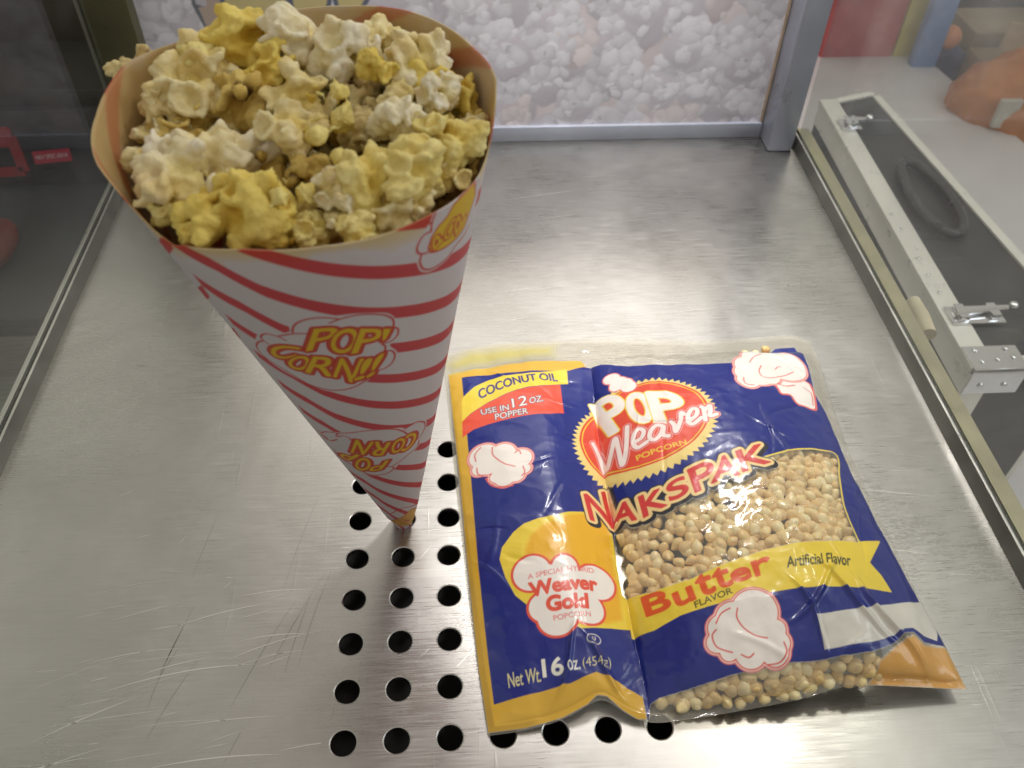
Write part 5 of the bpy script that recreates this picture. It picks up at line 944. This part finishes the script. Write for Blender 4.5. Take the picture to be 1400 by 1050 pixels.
# things behind the white table, far and out of focus
flo = MB().box(-120, 160, -60, 200, -37, -36).build('floor', gmat('dark_floor', (.10, .09, .075), .5, 0, 6, .2)); tag(flo, kind='structure')
def thing_box(name, label, cat, x0, x1, y0, y1, z0, z1, m, bev=.2, group=None):
    o = MB().box(x0, x1, y0, y1, z0, z1, bev).build(name, m, None, ((x0 + x1) / 2, (y0 + y1) / 2, z0), smooth=35); return tag(o, label, cat, group)
sb = MB().box(40.2, 42.2, 60, 61, -36, -4, .1).build('shelf_post', gmat('blue_paint', (.14, .24, .46), .4), None, (41.2, 60.5, -36), smooth=35)
tag(sb, 'blue painted steel shelf post beyond the white table', 'shelf post')
thing_box('carton', 'red box with a paler lid stripe beyond the far end of the white table', 'box', 33, 39.2, 62, 70, -36, -9, gmat('red_card', (.46, .10, .10), .5, 0, 20))
thing_box('bottle_crate', 'yellow bin between the red box and the blue post', 'bin', 39.3, 41.4, 62, 66, -36, -11, gmat('yellow_plastic', (.52, .42, .08), .4, 0, 20))
thing_box('storage_bin', 'dark blue bin behind the blue post', 'bin', 42.25, 44.6, 60.2, 63, -36, -16, gmat('navy_plastic', (.05, .06, .14), .4))
thing_box('carton', 'large beige cardboard box farthest back behind the orange bag', 'box', 45.2, 66, 61, 66, -36, -14.6, gmat('beige_card', (.30, .235, .15), .7, 0, 20))
thing_box('speaker_cabinet', 'dark grey cabinet standing behind the beige cardboard box', 'cabinet', 42.6, 62, 73, 82, -36, -5, gmat('dark_cabinet', (.05, .045, .045), .6))
thing_box('shelf_board', 'pale beige shelf board crossing the upper right corner', 'shelf', 47.5, 76, 66.5, 69, -12.6, -11.2, gmat('beige_board', (.42, .37, .29), .6))
bk = empty('orange_bag', (45.5, 52, -36)); tag(bk, 'crumpled orange bag with pale label patches behind the white table', 'bag')
ball_ = MB().ball((45.6, 53, -17.2), 5.0, 5, (1, .8, 1.0))
for v_ in ball_.bm.verts:
    q = v_.co; v_.co = q + (q - Vector((45.6, 53, -17.2))) * (  .14 * noise.noise(q * .28) + .14 * abs(noise.noise(q * .7)) - .05)
ball_.build('sack', gmat('orange_plastic', (.46, .15, .018), .38, 0, 20), bk, smooth=60)
MB().box(43, 48, 50.5, 55.5, -36, -22, .3).build('base', gmat('orange_foot', (.34, .14, .04), .5), bk)
for lx, lz in ((43.0, -15.6), (46.0, -17.8)): MB().box(lx - .8, lx + .8, 48.75 + (45.6 - lx) * .35, 49.2 + (45.6 - lx) * .35, lz - 1.1, lz + 1.1, .1).build('label', gmat('pale_label', (.50, .47, .40), .6), bk)
cb = empty('flap_carton', (50, 58, -36)); tag(cb, 'open brown cardboard carton with raised flaps above the orange bag', 'box')
MB().box(44.8, 56, 56.6, 60.6, -36, -15.6, .1).build('body', gmat('brown_card', (.25, .165, .085), .7, 0, 20), cb, smooth=35)
for a_, b_, lean in ((44.9, 47.6, .6), (48.4, 52.0, -.9)):
    MB().prism([(a_, 56.7, -15.6), (b_, 56.7, -15.6), (b_, 56.95, -15.6), (a_, 56.95, -15.6)], [(a_ + lean, 57.5, -12.2), (b_ + lean * 1.6, 57.4, -12.6), (b_ + lean * 1.6, 57.65, -12.6), (a_ + lean, 57.75, -12.2)], .03).build('flap', gmat('card_flap', (.42, .33, .21), .7, 0, 20), cb)
ob = MB().ball((42.9, 60.8, -14.8), .95, 3).build('knob', gmat('orange_knob', (.62, .24, .10), .4), None, (42.9, 60.8, -15.95), smooth=60); tag(ob, 'small orange ball on the dark blue bin beside the blue post', 'ball')

# ================================================================ beyond the left-hand glass
lt = MB().box(-60, -10.5, 21.3, 60, -9.0, -8.0, .1).build('dark_table', gmat('grey_table', (.020, .025, .027), .5, 0, 15), None, (-25, 30, -9), smooth=35); tag(lt, 'dark grey table top beyond the left glass under the black toolbox', 'table')
tbx = empty('toolbox', (-20, 33, -8)); tag(tbx, 'black toolbox with a red triangle frame and a small red label behind the left glass', 'toolbox')
MB().prism([(-40, 31.1, -7.99), (-13.5, 31.2, -7.99), (-13.5, 37, -7.99), (-40, 37, -7.99)], [(-40, 31.1, -4.0), (-13.5, 31.2, -4.0), (-13.5, 37, -4.0), (-40, 37, -4.0)], .12).build('body', gmat('toolbox_black', (.022, .021, .027), .5, 0, 30), tbx, smooth=35)
MB().box(-38, -13.8, 31.6, 36.6, -3.99, -3.2, .1).build('lid', gmat('toolbox_lid', (.030, .028, .026), .4, 0, 30), tbx, smooth=35)
def slab(name, pts, y, th, m):
    return MB().prism([(q[0], y, q[2]) for q in pts], [(q[0], y - th, q[2]) for q in pts]).build(name, m, tbx)
tri = MB(); o_, i_ = BG['tri_out'], BG['tri_in']
bmt = bmesh.new()
M['redp'] = gmat('red_plastic', (.30, .014, .022), .45)
def strip_frame(name, pts, w, y, th, m):
    b = MB()
    for a, c in zip(pts[:-1], pts[1:]):
        a, c = np.array(a), np.array(c); d = (c - a) / np.linalg.norm(c - a); s = np.array([d[2], 0, -d[0]]) * w / 2
        q = [a + s, c + s, c - s, a - s]; b.prism([(k[0], y, k[2]) for k in q], [(k[0], y - th, k[2]) for k in q])
    return b.build(name, m, tbx)
slab('red_badge', [o_[0], o_[1], o_[2], i_[1], i_[0]], 31.07, .10, M['redp'])
strip_frame('red_frame', [np.array(i_[1]) + [.05, 0, .5], np.array(o_[3]) + [-.2, 0, .25], np.array(o_[4]) + [0, 0, .3]], .5, 31.07, .08, M['redp'])
lab = BG['label']; rl_ = slab('red_label', lab, 31.06, .05, gmat('label_red', (.50, .035, .07), .4))
c = bpy.data.curves.new('label_lettering', 'FONT'); c.body = 'NEV SPEC-001A'; c.extrude = .0; c.resolution_u = 3
o = bpy.data.objects.new('t', c); COL.objects.link(o); bpy.context.view_layer.update()
mt = bpy.data.meshes.new_from_object(o.evaluated_get(bpy.context.evaluated_depsgraph_get())); bpy.data.objects.remove(o)
vv = np.array([v_.co[:2] for v_ in mt.vertices]); lo_, hi_ = vv.min(0), vv.max(0); vv = (vv - lo_) / (hi_ - lo_); vv = vv * np.array([.86, .34]) + np.array([.07, .38])
L3 = [np.array(q) for q in lab]
for v_, (a, b_) in zip(mt.vertices, vv):
    q = L3[3] * (1 - a) * (1 - b_) + L3[2] * a * (1 - b_) + L3[1] * a * b_ + L3[0] * (1 - a) * b_
    v_.co = (Vector((q[0], 31.0, q[2])) - tbx.location / S) * S
mt.name = 'label_lettering'; link('label_lettering', mt, mat('label_white', (.8, .75, .76), .5), rl_)
rb = MB().ball((-18.3, 25.4, -7.3), 1.0, 3, (1, 1.9, .7)).build('red_pouch', gmat('red_cloth', (.11, .010, .006), .6), None, (-17.4, 24.8, -8), smooth=60); tag(rb, 'red soft pouch on the dark table at the left edge of the photo', 'pouch')
bx = MB().box(-60, -13, 38, 60, -7.99, 14, .2).build('dark_cupboard', gmat('brown_black', (.035, .027, .022), .55, 0, 6, .3), None, (-30, 48, -8), smooth=35); tag(bx, 'dark brown cupboard standing behind the black toolbox', 'cupboard')
rr_ = MB().box(-27, -24.6, 36.9, 37.9, -3.19, 1.0, .2).build('reddish_bottle', gmat('maroon_plastic', (.20, .055, .05), .4), None, (-26, 37.4, -3.2), smooth=35); tag(rr_, 'maroon bottle on top of the black toolbox by the dark cupboard', 'bottle')
lb = MB().box(-40, -10.6, -10, 21.2, -12.2, -11.2, .1).build('grey_shelf', gmat('greenish_laminate', (.20, .21, .18), .4, 0, 15), None, (-22, 8, -12.2), smooth=35); tag(lb, 'pale greenish shelf below the dark table at the far left', 'shelf')
